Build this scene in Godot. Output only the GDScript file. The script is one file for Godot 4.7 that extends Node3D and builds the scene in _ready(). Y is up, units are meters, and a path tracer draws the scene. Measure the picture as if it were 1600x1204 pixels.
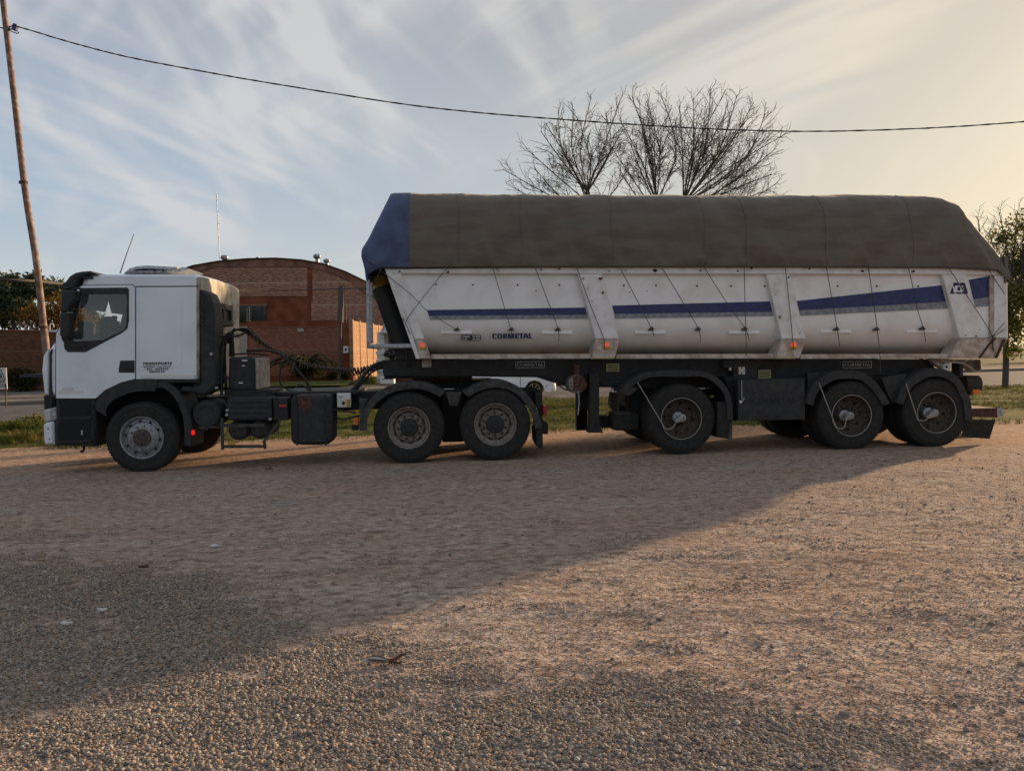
extends Node3D
# A white tractor unit with a tarpaulin-covered tipper trailer on a dirt yard at sunset.
# Metres, y up. The photograph was surveyed from its own lens (F pixels of focal length): measure() turns a point read off
# the photograph into metres on a vehicle's real side plane, ground_point() on the ground, wall_point() on an upright wall.

const F := 1203.0
const SLOPE := 0.0075
const SUN_AZ := 0.85
const SUN_EL := 0.212
const EXPO := 1.75
var CP := Vector3(0, 1.59, 0)
var CB := Basis.from_euler(Vector3(-0.0415, 0, 0)) * Basis(Vector3(0, 0, 1), -0.012)
var base := Transform3D()
var used := {}
var rng := RandomNumberGenerator.new()
var M := {}

# ---------------------------------------------------------------- survey
func ray(px: float, py: float) -> Vector3:
	return CB * Vector3((px - 800.0) / F, -(py - 602.0) / F, -1.0)

func ground_y(x: float) -> float:
	return SLOPE * x

func ground_point(px: float, py: float) -> Vector3:
	var r := ray(px, py)
	var t := -CP.y / (r.y - SLOPE * r.x)
	return CP + r * t

func wall_point(px: float, py: float, z: float) -> Vector3:
	var r := ray(px, py)
	return CP + r * ((z - CP.z) / r.z)

func measure(px: float, py: float, z: float = 0.0) -> Vector3:
	var inv := base.affine_inverse()
	var o := inv * CP
	var d := inv.basis * ray(px, py)
	return o + d * ((z - o.z) / d.z)

func metres(px: float, py: float, z: float, n: float) -> float:
	return absf(measure(px, py + n, z).y - measure(px, py, z).y)

func outline(a: Array, z: float) -> PackedVector3Array:
	var out := PackedVector3Array()
	for i in range(0, a.size(), 2):
		out.append(measure(a[i], a[i + 1], z))
	return out

# ---------------------------------------------------------------- nodes
func numbered(n: String) -> String:
	if not used.has(n):
		used[n] = 0
		return n
	used[n] += 1
	return "%s_%03d" % [n, used[n]]

func tag(o: Node, label: String, category: String, group := "", kind := "") -> Node:
	o.set_meta("label", label)
	if category: o.set_meta("category", category)
	if group: o.set_meta("group", group)
	if kind: o.set_meta("kind", kind)
	return o

func thing(called: String, label: String, category: String, at := Transform3D(), group := "") -> Node3D:
	var o := Node3D.new()
	o.name = numbered(called)
	add_child(o)
	o.transform = at
	tag(o, label, category, group)
	return o

func obj(called: String, st: SurfaceTool, m: Material, parent: Node = self) -> MeshInstance3D:
	var o := MeshInstance3D.new()
	o.name = numbered(called) if parent == self else called
	st.generate_normals()
	o.mesh = st.commit()
	o.material_override = m
	o.cast_shadow = GeometryInstance3D.SHADOW_CASTING_SETTING_ON
	parent.add_child(o, true)
	return o

func struct(called: String, st: SurfaceTool, m: Material) -> MeshInstance3D:
	var o := obj(called, st, m)
	o.set_meta("kind", "structure")
	return o

# ---------------------------------------------------------------- mesh helpers
var group_id := 1
func mb() -> SurfaceTool:
	var st := SurfaceTool.new()
	st.begin(Mesh.PRIMITIVE_TRIANGLES)
	st.set_smooth_group(-1)
	st.set_color(Color.WHITE)
	return st

func tri(st: SurfaceTool, a: Vector3, b: Vector3, c: Vector3) -> void:
	st.add_vertex(a); st.add_vertex(b); st.add_vertex(c)

func quad(st: SurfaceTool, a: Vector3, b: Vector3, c: Vector3, d: Vector3) -> void:
	tri(st, a, b, c); tri(st, a, c, d)

func box(st: SurfaceTool, c: Vector3, s: Vector3, b := Basis()) -> void:
	var h := s * 0.5
	var p: Array[Vector3] = []
	for k in 8:
		p.append(c + b * Vector3(h.x if k & 1 else -h.x, h.y if k & 2 else -h.y, h.z if k & 4 else -h.z))
	st.set_smooth_group(-1)
	quad(st, p[4], p[6], p[7], p[5]); quad(st, p[1], p[3], p[2], p[0])
	quad(st, p[0], p[2], p[6], p[4]); quad(st, p[5], p[7], p[3], p[1])
	quad(st, p[6], p[2], p[3], p[7]); quad(st, p[0], p[4], p[5], p[1])

# a box with bevelled long edges: an octagonal-ish rounded block
func rbox(st: SurfaceTool, c: Vector3, s: Vector3, r: float, b := Basis()) -> void:
	var h := s * 0.5
	var poly := PackedVector3Array()
	for q in [[1, 1, 0], [-1, 1, 1], [-1, -1, 2], [1, -1, 3]]:
		for k in 3:
			var a: float = (q[2] + k / 2.0) * PI / 2
			poly.append(Vector3(q[0] * (h.x - r) + cos(a) * r, q[1] * (h.y - r) + sin(a) * r, h.z))
	var pts := PackedVector3Array()
	for p in poly: pts.append(c + b * p)
	slab(st, pts, b * Vector3(0, 0, -s.z), minf(r * 0.6, s.z * 0.3))

func flat2(pts: PackedVector3Array) -> PackedVector2Array:
	# drop the axis in which the polygon is thinnest
	var n := Vector3.ZERO
	for i in pts.size():
		n += pts[i].cross(pts[(i + 1) % pts.size()])
	var a := n.abs()
	var out := PackedVector2Array()
	for p in pts:
		if a.z >= a.x and a.z >= a.y: out.append(Vector2(p.x, p.y))
		elif a.x >= a.y: out.append(Vector2(p.z, p.y))
		else: out.append(Vector2(p.x, p.z))
	return out

func area_normal(pts: PackedVector3Array) -> Vector3:
	var n := Vector3.ZERO
	for i in range(1, pts.size() - 1):
		n += (pts[i] - pts[0]).cross(pts[i + 1] - pts[0])
	return n

func inset(pts: PackedVector3Array, by: float) -> PackedVector3Array:
	var n := area_normal(pts).normalized()
	var out := PackedVector3Array()
	var c := pts.size()
	for i in c:
		var e1 := (pts[i] - pts[(i + c - 1) % c]).normalized()
		var e2 := (pts[(i + 1) % c] - pts[i]).normalized()
		var n1 := n.cross(e1)
		var n2 := n.cross(e2)
		var m := (n1 + n2)
		var l := maxf(m.length(), 0.2)
		m = m / l
		out.append(pts[i] + m * by / maxf(m.dot(n1), 0.4))
	return out

func face(st: SurfaceTool, pts: PackedVector3Array, towards: Vector3) -> void:
	var idx := Geometry2D.triangulate_polygon(flat2(pts))
	for i in range(0, idx.size(), 3):
		var a := pts[idx[i]]
		var b := pts[idx[i + 1]]
		var c := pts[idx[i + 2]]
		if (b - a).cross(c - a).dot(towards) > 0.0: tri(st, a, c, b)
		else: tri(st, a, b, c)

# a plate: polygon, thickness along «by» (from the front face to the back), with a bevelled front edge
func slab(st: SurfaceTool, pts: PackedVector3Array, by: Vector3, bevel := 0.0) -> void:
	st.set_smooth_group(-1)
	var front := -by.normalized()
	if area_normal(pts).dot(front) < 0.0:
		pts = pts.duplicate()
		pts.reverse()
	var c := pts.size()
	var top := pts
	var rim := pts
	if bevel > 0.0:
		top = inset(pts, bevel)
		rim = PackedVector3Array()
		for p in pts: rim.append(p - front * bevel)
		for i in c:
			var j := (i + 1) % c
			quad(st, top[i], top[j], rim[j], rim[i])
	face(st, top, front)
	var back := PackedVector3Array()
	for p in pts: back.append(p + by)
	face(st, back, -front)
	for i in c:
		var j := (i + 1) % c
		quad(st, rim[i], rim[j], back[j], back[i])

func frame_of(d: Vector3) -> Basis:
	var z := d.normalized()
	var x := z.cross(Vector3.UP if absf(z.y) < 0.95 else Vector3.RIGHT).normalized()
	return Basis(x, z.cross(x), z)

func tube(st: SurfaceTool, pts: PackedVector3Array, r0: float, r1: float = -1.0, sides := 8, caps := true) -> void:
	if r1 < 0.0: r1 = r0
	group_id += 1
	st.set_smooth_group(group_id)
	var n := pts.size()
	var rings: Array = []
	var b := frame_of(pts[1] - pts[0])
	for i in n:
		var d := (pts[mini(i + 1, n - 1)] - pts[maxi(i - 1, 0)])
		if d.length() < 1e-6: d = b.z
		d = d.normalized()
		var x := (b.x - d * b.x.dot(d)).normalized()
		b = Basis(x, d.cross(x), d)
		var r := lerpf(r0, r1, float(i) / (n - 1))
		var ring := PackedVector3Array()
		for k in sides:
			var a := TAU * k / sides
			ring.append(pts[i] + (b.x * cos(a) + b.y * sin(a)) * r)
		rings.append(ring)
	for i in n - 1:
		for k in sides:
			var j := (k + 1) % sides
			quad(st, rings[i][k], rings[i + 1][k], rings[i + 1][j], rings[i][j])
	if caps:
		st.set_smooth_group(-1)
		for k in range(1, sides - 1):
			tri(st, rings[0][0], rings[0][k], rings[0][k + 1])
			tri(st, rings[n - 1][0], rings[n - 1][k + 1], rings[n - 1][k])

func rod(st: SurfaceTool, a: Vector3, b: Vector3, r: float, sides := 8) -> void:
	tube(st, PackedVector3Array([a, b]), r, r, sides)

func bar(st: SurfaceTool, a: Vector3, b: Vector3, w: float, h: float) -> void:
	var d := b - a
	var z := d.normalized()
	var side := Vector3(0, 0, 1) if absf(z.z) < 0.8 else Vector3(1, 0, 0)
	var y := side.cross(z).normalized()
	box(st, (a + b) * 0.5, Vector3(w, h, d.length()), Basis(y.cross(z).normalized(), y, z))

# profile: (radius, height along axis z); creased where it turns sharply
func lathe(st: SurfaceTool, prof: Array, c: Vector3, b := Basis(), segs := 48, k := 1.0) -> void:
	group_id += 1
	var n := prof.size()
	for i in n - 1:
		if i > 0:
			var e1: Vector2 = (prof[i] - prof[i - 1]).normalized()
			var e2: Vector2 = (prof[i + 1] - prof[i]).normalized()
			if e1.dot(e2) < 0.8: group_id += 1
		st.set_smooth_group(group_id)
		for s in segs:
			var a0 := TAU * s / segs
			var a1 := TAU * (s + 1) / segs
			var p0: Vector2 = prof[i] * k
			var p1: Vector2 = prof[i + 1] * k
			var v00 := c + b * Vector3(cos(a0) * p0.x, sin(a0) * p0.x, p0.y)
			var v01 := c + b * Vector3(cos(a1) * p0.x, sin(a1) * p0.x, p0.y)
			var v10 := c + b * Vector3(cos(a0) * p1.x, sin(a0) * p1.x, p1.y)
			var v11 := c + b * Vector3(cos(a1) * p1.x, sin(a1) * p1.x, p1.y)
			if p0.x > 1e-5: tri(st, v00, v01, v11)
			if p1.x > 1e-5: tri(st, v00, v11, v10)

func disc(st: SurfaceTool, c: Vector3, r: float, depth: float, b := Basis(), segs := 20) -> void:
	lathe(st, [Vector2(0, 0), Vector2(r * 0.92, 0), Vector2(r, -r * 0.08), Vector2(r, -depth), Vector2(0, -depth)], c, b, segs)

# outer polygon without one hole, as a plate
func holed(st: SurfaceTool, outer: PackedVector3Array, hole: PackedVector3Array, by: Vector3) -> void:
	var z := outer[0].z
	var o2 := PackedVector2Array()
	var h2 := PackedVector2Array()
	var lo := Vector2(INF, INF)
	var mid := Vector2.ZERO
	for p in outer: o2.append(Vector2(p.x, p.y))
	for p in hole:
		h2.append(Vector2(p.x, p.y))
		mid += Vector2(p.x, p.y) / hole.size()
	for s in [-1.0, 1.0]:
		var half := PackedVector2Array([mid + Vector2(0, -50), mid + Vector2(50 * s, -50), mid + Vector2(50 * s, 50), mid + Vector2(0, 50)])
		for part in Geometry2D.intersect_polygons(o2, half):
			for q in Geometry2D.clip_polygons(part, h2):
				if Geometry2D.is_polygon_clockwise(q): q.reverse()
				var p3 := PackedVector3Array()
				for v in q: p3.append(Vector3(v.x, v.y, z))
				slab(st, p3, by)

func smooth_path(p: Array, steps := 6) -> PackedVector3Array:
	var c := Curve3D.new()
	for i in p.size():
		var a: Vector3 = p[maxi(i - 1, 0)]
		var b: Vector3 = p[mini(i + 1, p.size() - 1)]
		c.add_point(p[i], -(b - a) / 6.0, (b - a) / 6.0)
	var out := PackedVector3Array()
	for i in (p.size() - 1) * steps + 1:
		var t := float(i) / steps
		out.append(c.sample(mini(int(t), p.size() - 2), t - mini(int(t), p.size() - 2)))
	return out

# ---------------------------------------------------------------- materials (colours are linear, real-world values)
func lin(r: float, g: float, b: float) -> Color:
	return Color(r, g, b).linear_to_srgb()

func plain(c: Color, rough := 0.6, metal := 0.0) -> StandardMaterial3D:
	var m := StandardMaterial3D.new()
	m.albedo_color = c.linear_to_srgb()
	m.roughness = rough
	m.metallic = metal
	return m

func noise_tex(cols: Array, offs: Array, freq: float, seed_: int, type := FastNoiseLite.TYPE_SIMPLEX_SMOOTH, octaves := 5, size := 512) -> NoiseTexture2D:
	var n := FastNoiseLite.new()
	n.noise_type = type
	n.seed = seed_
	n.frequency = freq
	n.fractal_octaves = octaves
	var t := NoiseTexture2D.new()
	t.width = size; t.height = size
	t.seamless = true
	t.noise = n
	if cols.size():
		var g := Gradient.new()
		var oo := PackedFloat32Array()
		var cc := PackedColorArray()
		for i in cols.size():
			oo.append(offs[i])
			cc.append((cols[i] as Color).linear_to_srgb())
		g.offsets = oo
		g.colors = cc
		t.color_ramp = g
	return t

func normal_tex(freq: float, seed_: int, strength := 6.0, type := FastNoiseLite.TYPE_SIMPLEX_SMOOTH, size := 512) -> NoiseTexture2D:
	var t := noise_tex([], [], freq, seed_, type, 5, size)
	t.as_normal_map = true
	t.bump_strength = strength
	return t

# noisy surface: colour ramp over noise, laid out in the world
func worn(cols: Array, offs: Array, freq: float, tile: float, rough := 0.7, metal := 0.0, bump := 0.0, type := FastNoiseLite.TYPE_SIMPLEX_SMOOTH) -> StandardMaterial3D:
	var m := StandardMaterial3D.new()
	m.albedo_texture = noise_tex(cols, offs, freq, cols.size() * 17 + int(freq * 1000.0) + int(tile * 10.0), type)
	m.uv1_triplanar = true
	m.uv1_world_triplanar = true
	m.uv1_scale = Vector3.ONE / tile
	m.roughness = rough
	m.metallic = metal
	if bump > 0.0:
		m.normal_enabled = true
		m.normal_texture = normal_tex(freq * 1.7, 5 + int(tile * 10.0), 4.0)
		m.normal_scale = bump
	return m

func brick_texture(mortar: Color, cols: Array, courses: int, per: int, seed_: int) -> Array:
	var r := RandomNumberGenerator.new()
	r.seed = seed_
	var w := 512
	var im := Image.create_empty(w, w, false, Image.FORMAT_RGB8)
	var hm := Image.create_empty(w, w, false, Image.FORMAT_L8)
	im.fill(mortar.linear_to_srgb())
	hm.fill(Color.BLACK)
	var ch := w / courses
	var bw := w / per
	for j in courses:
		for i in per:
			var x := i * bw + (bw / 2 if j % 2 else 0)
			var c: Color = cols[r.randi() % cols.size()]
			c = (c * r.randf_range(0.72, 1.2))
			c.a = 1
			for part in [x, x - w]:
				im.fill_rect(Rect2i(part, j * ch, bw - 4, ch - 4), c.linear_to_srgb())
				hm.fill_rect(Rect2i(part, j * ch, bw - 4, ch - 4), Color(0.75, 0.75, 0.75) * r.randf_range(0.8, 1.2))
	for k in 30000:
		var px := r.randi() % w
		var py := r.randi() % w
		im.set_pixel(px, py, im.get_pixel(px, py) * r.randf_range(0.7, 1.2))
	return [ImageTexture.create_from_image(im), ImageTexture.create_from_image(hm)]

func brick(mortar: Color, cols: Array, seed_: int, tile := 2.0) -> StandardMaterial3D:
	var t := brick_texture(mortar, cols, 26 if tile > 1.5 else 16, 8, seed_)
	var m := StandardMaterial3D.new()
	m.albedo_texture = t[0]
	m.heightmap_enabled = true
	m.heightmap_texture = t[1]
	m.heightmap_scale = 1.2
	m.uv1_triplanar = true
	m.uv1_world_triplanar = true
	m.uv1_scale = Vector3.ONE / tile
	m.roughness = 0.9
	return m

func C(r: float, g: float, b: float) -> Color:
	return Color(r, g, b)

func make_materials() -> void:
	M.cab = worn([C(.60, .645, .70), C(.67, .715, .775), C(.71, .755, .81)], [0.2, 0.5, 0.8], 0.006, 3.0, 0.32)
	M.cab.clearcoat_enabled = true
	M.cab.clearcoat = 0.5
	M.cab.clearcoat_roughness = 0.15
	M.cab_rear = worn([C(.20, .17, .12), C(.34, .31, .25), C(.46, .43, .37)], [0.25, 0.5, 0.75], 0.01, 1.6, 0.6)
	M.bin = worn([C(.70, .68, .655), C(.745, .735, .715), C(.785, .78, .77), C(.80, .795, .785)], [0.12, 0.35, 0.55, 0.85], 0.008, 2.3, 0.5, 0.0, 0.06)
	M.bin.vertex_color_use_as_albedo = true
	M.bin_frame = worn([C(.14, .09, .06), C(.56, .53, .49), C(.66, .64, .62), C(.74, .73, .72)], [0.10, 0.15, 0.4, 0.75], 0.016, 1.9, 0.5, 0.0, 0.06)
	M.bin_low = worn([C(.30, .235, .18), C(.42, .35, .29), C(.54, .48, .42)], [0.2, 0.5, 0.8], 0.012, 1.1, 0.75)
	M.blue = worn([C(.008, .012, .07), C(.012, .018, .11), C(.02, .028, .13)], [0.2, 0.5, 0.8], 0.02, 1.0, 0.4)
	M.grey_stripe = worn([C(.16, .17, .19), C(.24, .26, .28)], [0.3, 0.7], 0.02, 1.0, 0.5)
	M.ink = plain(C(.008, .008, .06), 0.5)
	M.black_ink = plain(C(.01, .01, .01), 0.6)
	M.pale_ink = plain(C(.42, .42, .40), 0.7)
	M.tarp = worn([C(.088, .068, .051), C(.11, .085, .063), C(.13, .106, .08), C(.112, .106, .084)], [0.1, 0.4, 0.62, 0.9], 0.01, 3.7, 0.8, 0.0, 0.5)
	M.tarp.uv1_scale = Vector3(.17, .62, .3)
	M.tarp.vertex_color_use_as_albedo = true
	M.tarp.rim_enabled = true
	M.tarp.rim = 0.25
	M.tarp_blue = worn([C(.034, .05, .10), C(.05, .075, .155), C(.068, .1, .19)], [0.2, 0.5, 0.8], 0.008, 2.1, 0.7, 0.0, 0.3)
	M.chassis = worn([C(.007, .007, .007), C(.011, .011, .0105), C(.019, .017, .015)], [0.2, 0.5, 0.85], 0.012, 1.2, 0.7)
	M.plastic = worn([C(.016, .017, .018), C(.023, .024, .025), C(.036, .034, .032)], [0.2, 0.55, 0.85], 0.012, 1.0, 0.75, 0.0, 0.1)
	M.fender = worn([C(.02, .02, .02), C(.038, .037, .036), C(.055, .050, .046), C(.085, .066, .054)], [0.2, 0.5, 0.7, 0.9], 0.014, 0.9, 0.75)
	M.rubber = worn([C(.011, .011, .0105), C(.016, .0155, .0145), C(.028, .024, .021)], [0.25, 0.55, 0.85], 0.012, 0.6, 0.88, 0.0, 0.15)
	M.rim_steel = worn([C(.10, .075, .06), C(.19, .165, .145), C(.27, .25, .23)], [0.25, 0.5, 0.8], 0.02, 0.5, 0.6, 0.1)
	M.rim_rust = worn([C(.035, .024, .018), C(.07, .052, .042), C(.13, .105, .088)], [0.25, 0.55, 0.85], 0.02, 0.5, 0.75, 0.1)
	M.rim_alloy = worn([C(.16, .17, .18), C(.26, .27, .28), C(.34, .35, .36)], [0.25, 0.5, 0.8], 0.02, 0.5, 0.45, 0.5)
	M.edge_grey = plain(C(.30, .29, .27), 0.5, 0.4)
	M.dark = plain(C(.006, .006, .006), 0.85)
	M.soot = plain(C(.012, .012, .012), 0.6)
	M.rope = plain(C(.055, .05, .046), 0.9)
	M.hose_pale = plain(C(.30, .29, .27), 0.55)
	M.hose_dark = plain(C(.022, .02, .018), 0.6)
	M.coil = plain(C(.05, .035, .03), 0.5)
	M.pipe_grey = worn([C(.2, .2, .2), C(.36, .37, .38), C(.45, .46, .47)], [0.2, 0.5, 0.8], 0.02, 0.7, 0.5, 0.2)
	M.yellow = plain(C(.45, .27, .02), 0.6)
	M.label = worn([C(.22, .2, .09), C(.42, .4, .2)], [0.35, 0.6], 0.05, 0.3, 0.8)
	M.label_white = plain(C(.6, .6, .58), 0.7)
	M.amber = plain(C(.7, .16, .02), 0.3)
	M.amber_lit = plain(C(.6, .14, .03), 0.3)
	M.amber_lit.emission_enabled = true
	M.amber_lit.emission = Color(1.0, 0.28, 0.06)
	M.amber_lit.emission_energy_multiplier = 0.2
	M.red = plain(C(.35, .02, .015), 0.3)
	M.red_lit = plain(C(.5, .02, .01), 0.3)
	M.red_lit.emission_enabled = true
	M.red_lit.emission = Color(1.0, 0.08, 0.05)
	M.red_lit.emission_energy_multiplier = 0.35
	M.rust = worn([C(.035, .014, .01), C(.075, .03, .02), C(.12, .055, .035)], [0.2, 0.5, 0.8], 0.02, 0.6, 0.9)
	M.beige = worn([C(.25, .21, .17), C(.36, .31, .26), C(.44, .39, .34)], [0.2, 0.5, 0.8], 0.01, 0.9, 0.6)
	M.lens = plain(C(.5, .52, .54), 0.12, 0.1)
	M.chrome = plain(C(.6, .6, .62), 0.2, 0.9)
	M.glass = plain(C(.06, .09, .09), 0.03)
	M.glass.albedo_color.a = 0.12
	M.glass.transparency = BaseMaterial3D.TRANSPARENCY_ALPHA
	M.seat = plain(C(.03, .035, .04), 0.9)
	M.dark_pane = plain(C(.012, .012, .012), 0.15)
	M.wood = worn([C(.06, .035, .02), C(.15, .09, .055), C(.24, .15, .09)], [0.2, 0.5, 0.8], 0.012, 0.5, 0.85, 0.0, 0.4)
	M.pole = worn([C(.11, .065, .05), C(.20, .125, .098), C(.31, .23, .19)], [0.25, 0.55, 0.85], 0.01, 1.1, 0.8)
	M.bark = worn([C(.045, .038, .032), C(.085, .072, .062), C(.13, .11, .095)], [0.2, 0.5, 0.8], 0.02, 0.6, 0.95)
	M.leaf = plain(C(1, 1, 1), 0.7)
	M.leaf.vertex_color_use_as_albedo = true
	M.leaf.backlight_enabled = true
	M.leaf.backlight = Color(0.8, 0.8, 0.6)
	M.stone = plain(C(1, 1, 1), 0.75)
	M.stone.vertex_color_use_as_albedo = true
	M.brick_red = brick(C(.25, .14, .095), [C(.25, .088, .048), C(.30, .107, .058), C(.2, .072, .04)], 4)
	M.brick_pale = brick(C(.42, .32, .24), [C(.30, .125, .073), C(.21, .088, .058), C(.38, .185, .115)], 9)
	M.brick_brown = brick(C(.16, .10, .065), [C(.13, .062, .034), C(.155, .075, .04), C(.105, .05, .03)], 12)
	M.rust_wall = worn([C(.135, .047, .026), C(.18, .062, .034), C(.22, .082, .048)], [0.2, 0.5, 0.8], 0.006, 6.0, 0.85)
	M.parapet = worn([C(.15, .07, .045), C(.22, .11, .07), C(.26, .14, .095)], [0.2, 0.5, 0.8], 0.008, 6.0, 0.9)
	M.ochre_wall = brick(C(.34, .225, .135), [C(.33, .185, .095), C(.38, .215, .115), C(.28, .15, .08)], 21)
	M.galv = worn([C(.22, .23, .25), C(.36, .38, .4)], [0.3, 0.7], 0.01, 1.5, 0.4, 0.6)
	M.render_white = worn([C(.45, .43, .4), C(.6, .58, .55)], [0.3, 0.7], 0.01, 3.0, 0.85)
	M.car = plain(C(.84, .85, .87), 0.25)
	M.car.clearcoat_enabled = true
	M.car.clearcoat = 0.8
	M.asphalt = worn([C(.085, .08, .08), C(.11, .105, .105), C(.14, .135, .135)], [0.2, 0.5, 0.8], 0.01, 5.0, 0.9)
	M.concrete = worn([C(.12, .105, .092), C(.165, .145, .13), C(.21, .19, .165)], [0.2, 0.5, 0.8], 0.008, 5.0, 0.9)
	M.soil_far = worn([C(.07, .06, .04), C(.10, .085, .055), C(.06, .07, .028)], [0.2, 0.5, 0.85], 0.008, 9.0, 0.95)
	M.turf = worn([C(.05, .055, .016), C(.085, .095, .025), C(.14, .12, .05)], [0.25, 0.55, 0.85], 0.012, 3.0, 0.95, 0.0, 0.6)
	# dirt: tan dust, reddish earth and grey grit, fine over coarse
	var d := StandardMaterial3D.new()
	d.albedo_texture = noise_tex([C(.265, .215, .182), C(.345, .285, .242), C(.415, .35, .30), C(.48, .415, .36)], [0.18, 0.42, 0.6, 0.85], 0.02, 77, FastNoiseLite.TYPE_SIMPLEX_SMOOTH, 7, 1024)
	d.uv1_triplanar = true
	d.uv1_world_triplanar = true
	d.uv1_scale = Vector3(0.42, 0.42, 0.55)
	d.detail_enabled = true
	d.detail_blend_mode = BaseMaterial3D.BLEND_MODE_MUL
	d.detail_albedo = noise_tex([C(.55, .53, .52), C(.95, .93, .92), C(1, 1, 1)], [0.25, 0.45, 0.8], 0.03, 31, FastNoiseLite.TYPE_SIMPLEX_SMOOTH, 6, 1024)
	d.detail_uv_layer = BaseMaterial3D.DETAIL_UV_2
	d.uv2_triplanar = true
	d.uv2_world_triplanar = true
	d.uv2_scale = Vector3(0.13, 0.3, 0.31)
	d.heightmap_enabled = true
	d.heightmap_texture = noise_tex([], [], 0.05, 91, FastNoiseLite.TYPE_CELLULAR, 4, 1024)
	d.heightmap_scale = 0.9
	d.vertex_color_use_as_albedo = true
	d.roughness = 0.95
	M.dirt = d
	for k in ["dirt", "soil_far", "asphalt", "concrete", "turf", "stone", "leaf", "brick_brown", "rust_wall"]: M[k].metallic_specular = 0.12

# ---------------------------------------------------------------- sky
func sky_color(dir: Vector3, n1: FastNoiseLite, n2: FastNoiseLite, sun: Vector3) -> Color:
	var y := maxf(dir.y, 0.0)
	var g := acos(clampf(dir.dot(sun), -1, 1))
	var c := Vector3(.60, .66, .655).lerp(Vector3(.39, .495, .615), smoothstep(0.0, .2, y))
	c = c.lerp(Vector3(.28, .33, .43), smoothstep(.16, .48, y))
	c = c.lerp(Vector3(.23, .28, .38), smoothstep(.48, 1.0, y))
	# warm air towards the low sun
	var w := exp(-g * g / 0.6) * exp(-y * 3.0)
	c = c.lerp(Vector3(1.0, .80, .47), clampf(w * 1.15, 0, 0.95))
	c += Vector3(.62, .48, .28) * exp(-g * 5.0)
	# cirrus: fine fibres in patches, each patch combed its own way by the wind
	var q := Vector2(dir.x, -dir.z) / (y + 0.12)
	var cl := 0.0
	var m := n2.get_noise_2d(q.x * 9 + 40, q.y * 8 - 30)
	for k in 3:
		var ang: float = [-.25, .35, -.75][k]
		var p := q.rotated(ang)
		var bend := Vector2(n2.get_noise_2d(p.x * 11 + k * 70, p.y * 7), 0) * .35
		p += bend
		var patch := smoothstep(-.2, .3, n2.get_noise_2d(q.x * 17 + k * 311, q.y * 11 + k * 97) + m * .4)
		var fibre := n1.get_noise_2d(p.x * 75 + k * 500, p.y * 15 + k * 33) * 1.0 + n1.get_noise_2d(p.x * 300 + k * 90, p.y * 44) * .7
		cl += patch * smoothstep(-.3, .8, fibre) * .8
	var veil := clampf(m * 1.1 + n2.get_noise_2d(q.x * 30, q.y * 16) * .5 + .35, 0, 1)
	cl = clampf(cl + veil * .14, 0, 1)
	var cloud := Vector3(.66, .665, .675).lerp(Vector3(1.0, .85, .61), clampf(exp(-g * g / 0.36), 0, 1))
	c = c.lerp(cloud, cl * 0.8 * clampf(y * 5.0 + 0.1, 0, 1))
	return Color(c.x, c.y, c.z)

func make_sky() -> PanoramaSkyMaterial:
	var w := 2048
	var h := 1024
	var sun := Vector3(sin(SUN_AZ) * cos(SUN_EL), sin(SUN_EL), -cos(SUN_AZ) * cos(SUN_EL))
	var n1 := FastNoiseLite.new()
	n1.noise_type = FastNoiseLite.TYPE_SIMPLEX_SMOOTH
	n1.frequency = 0.02
	n1.fractal_octaves = 5
	n1.seed = 8
	var n2 := FastNoiseLite.new()
	n2.noise_type = FastNoiseLite.TYPE_SIMPLEX_SMOOTH
	n2.frequency = 0.03
	n2.fractal_octaves = 3
	n2.seed = 21
	var im := Image.create_empty(w, h, false, Image.FORMAT_RGBF)
	for j in h:
		var el := (0.5 - (j + 0.5) / h) * PI
		if el < -0.02:
			for i in w: im.set_pixel(i, j, Color(.2 / EXPO, .17 / EXPO, .14 / EXPO))
			continue
		for i in w:
			var az := (i + 0.5) / w * TAU
			var dir := Vector3(sin(az) * cos(el), sin(el), -cos(az) * cos(el))
			var c := sky_color(dir, n1, n2, sun)
			im.set_pixel(i, j, Color(c.r / EXPO, c.g / EXPO, c.b / EXPO))
	var s := PanoramaSkyMaterial.new()
	s.panorama = ImageTexture.create_from_image(im)
	return s

# ---------------------------------------------------------------- vehicle pieces
func plate(called: String, px: Array, z: float, depth: float, m: Material, parent: Node, bevel := 0.006) -> MeshInstance3D:
	var st := mb()
	slab(st, outline(px, z), Vector3(0, 0, -depth), bevel)
	return obj(called, st, m, parent)

func block(called: String, x0: float, y0: float, x1: float, y1: float, z: float, depth: float, m: Material, parent: Node, r := 0.015) -> MeshInstance3D:
	var a := measure(x0, y0, z)
	var b := measure(x1, y1, z)
	var st := mb()
	rbox(st, Vector3((a.x + b.x) / 2, (a.y + b.y) / 2, z - depth / 2), Vector3(absf(b.x - a.x), absf(a.y - b.y), depth), minf(r, absf(a.y - b.y) * 0.4))
	return obj(called, st, m, parent)

func line(st: SurfaceTool, px: Array, z: float, r: float, sides := 6, steps := 1) -> void:
	var pts: Array = []
	for i in range(0, px.size(), 2): pts.append(measure(px[i], px[i + 1], z))
	if steps > 1: tube(st, smooth_path(pts, steps), r, r, sides)
	else: tube(st, PackedVector3Array(pts), r, r, sides)

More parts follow.
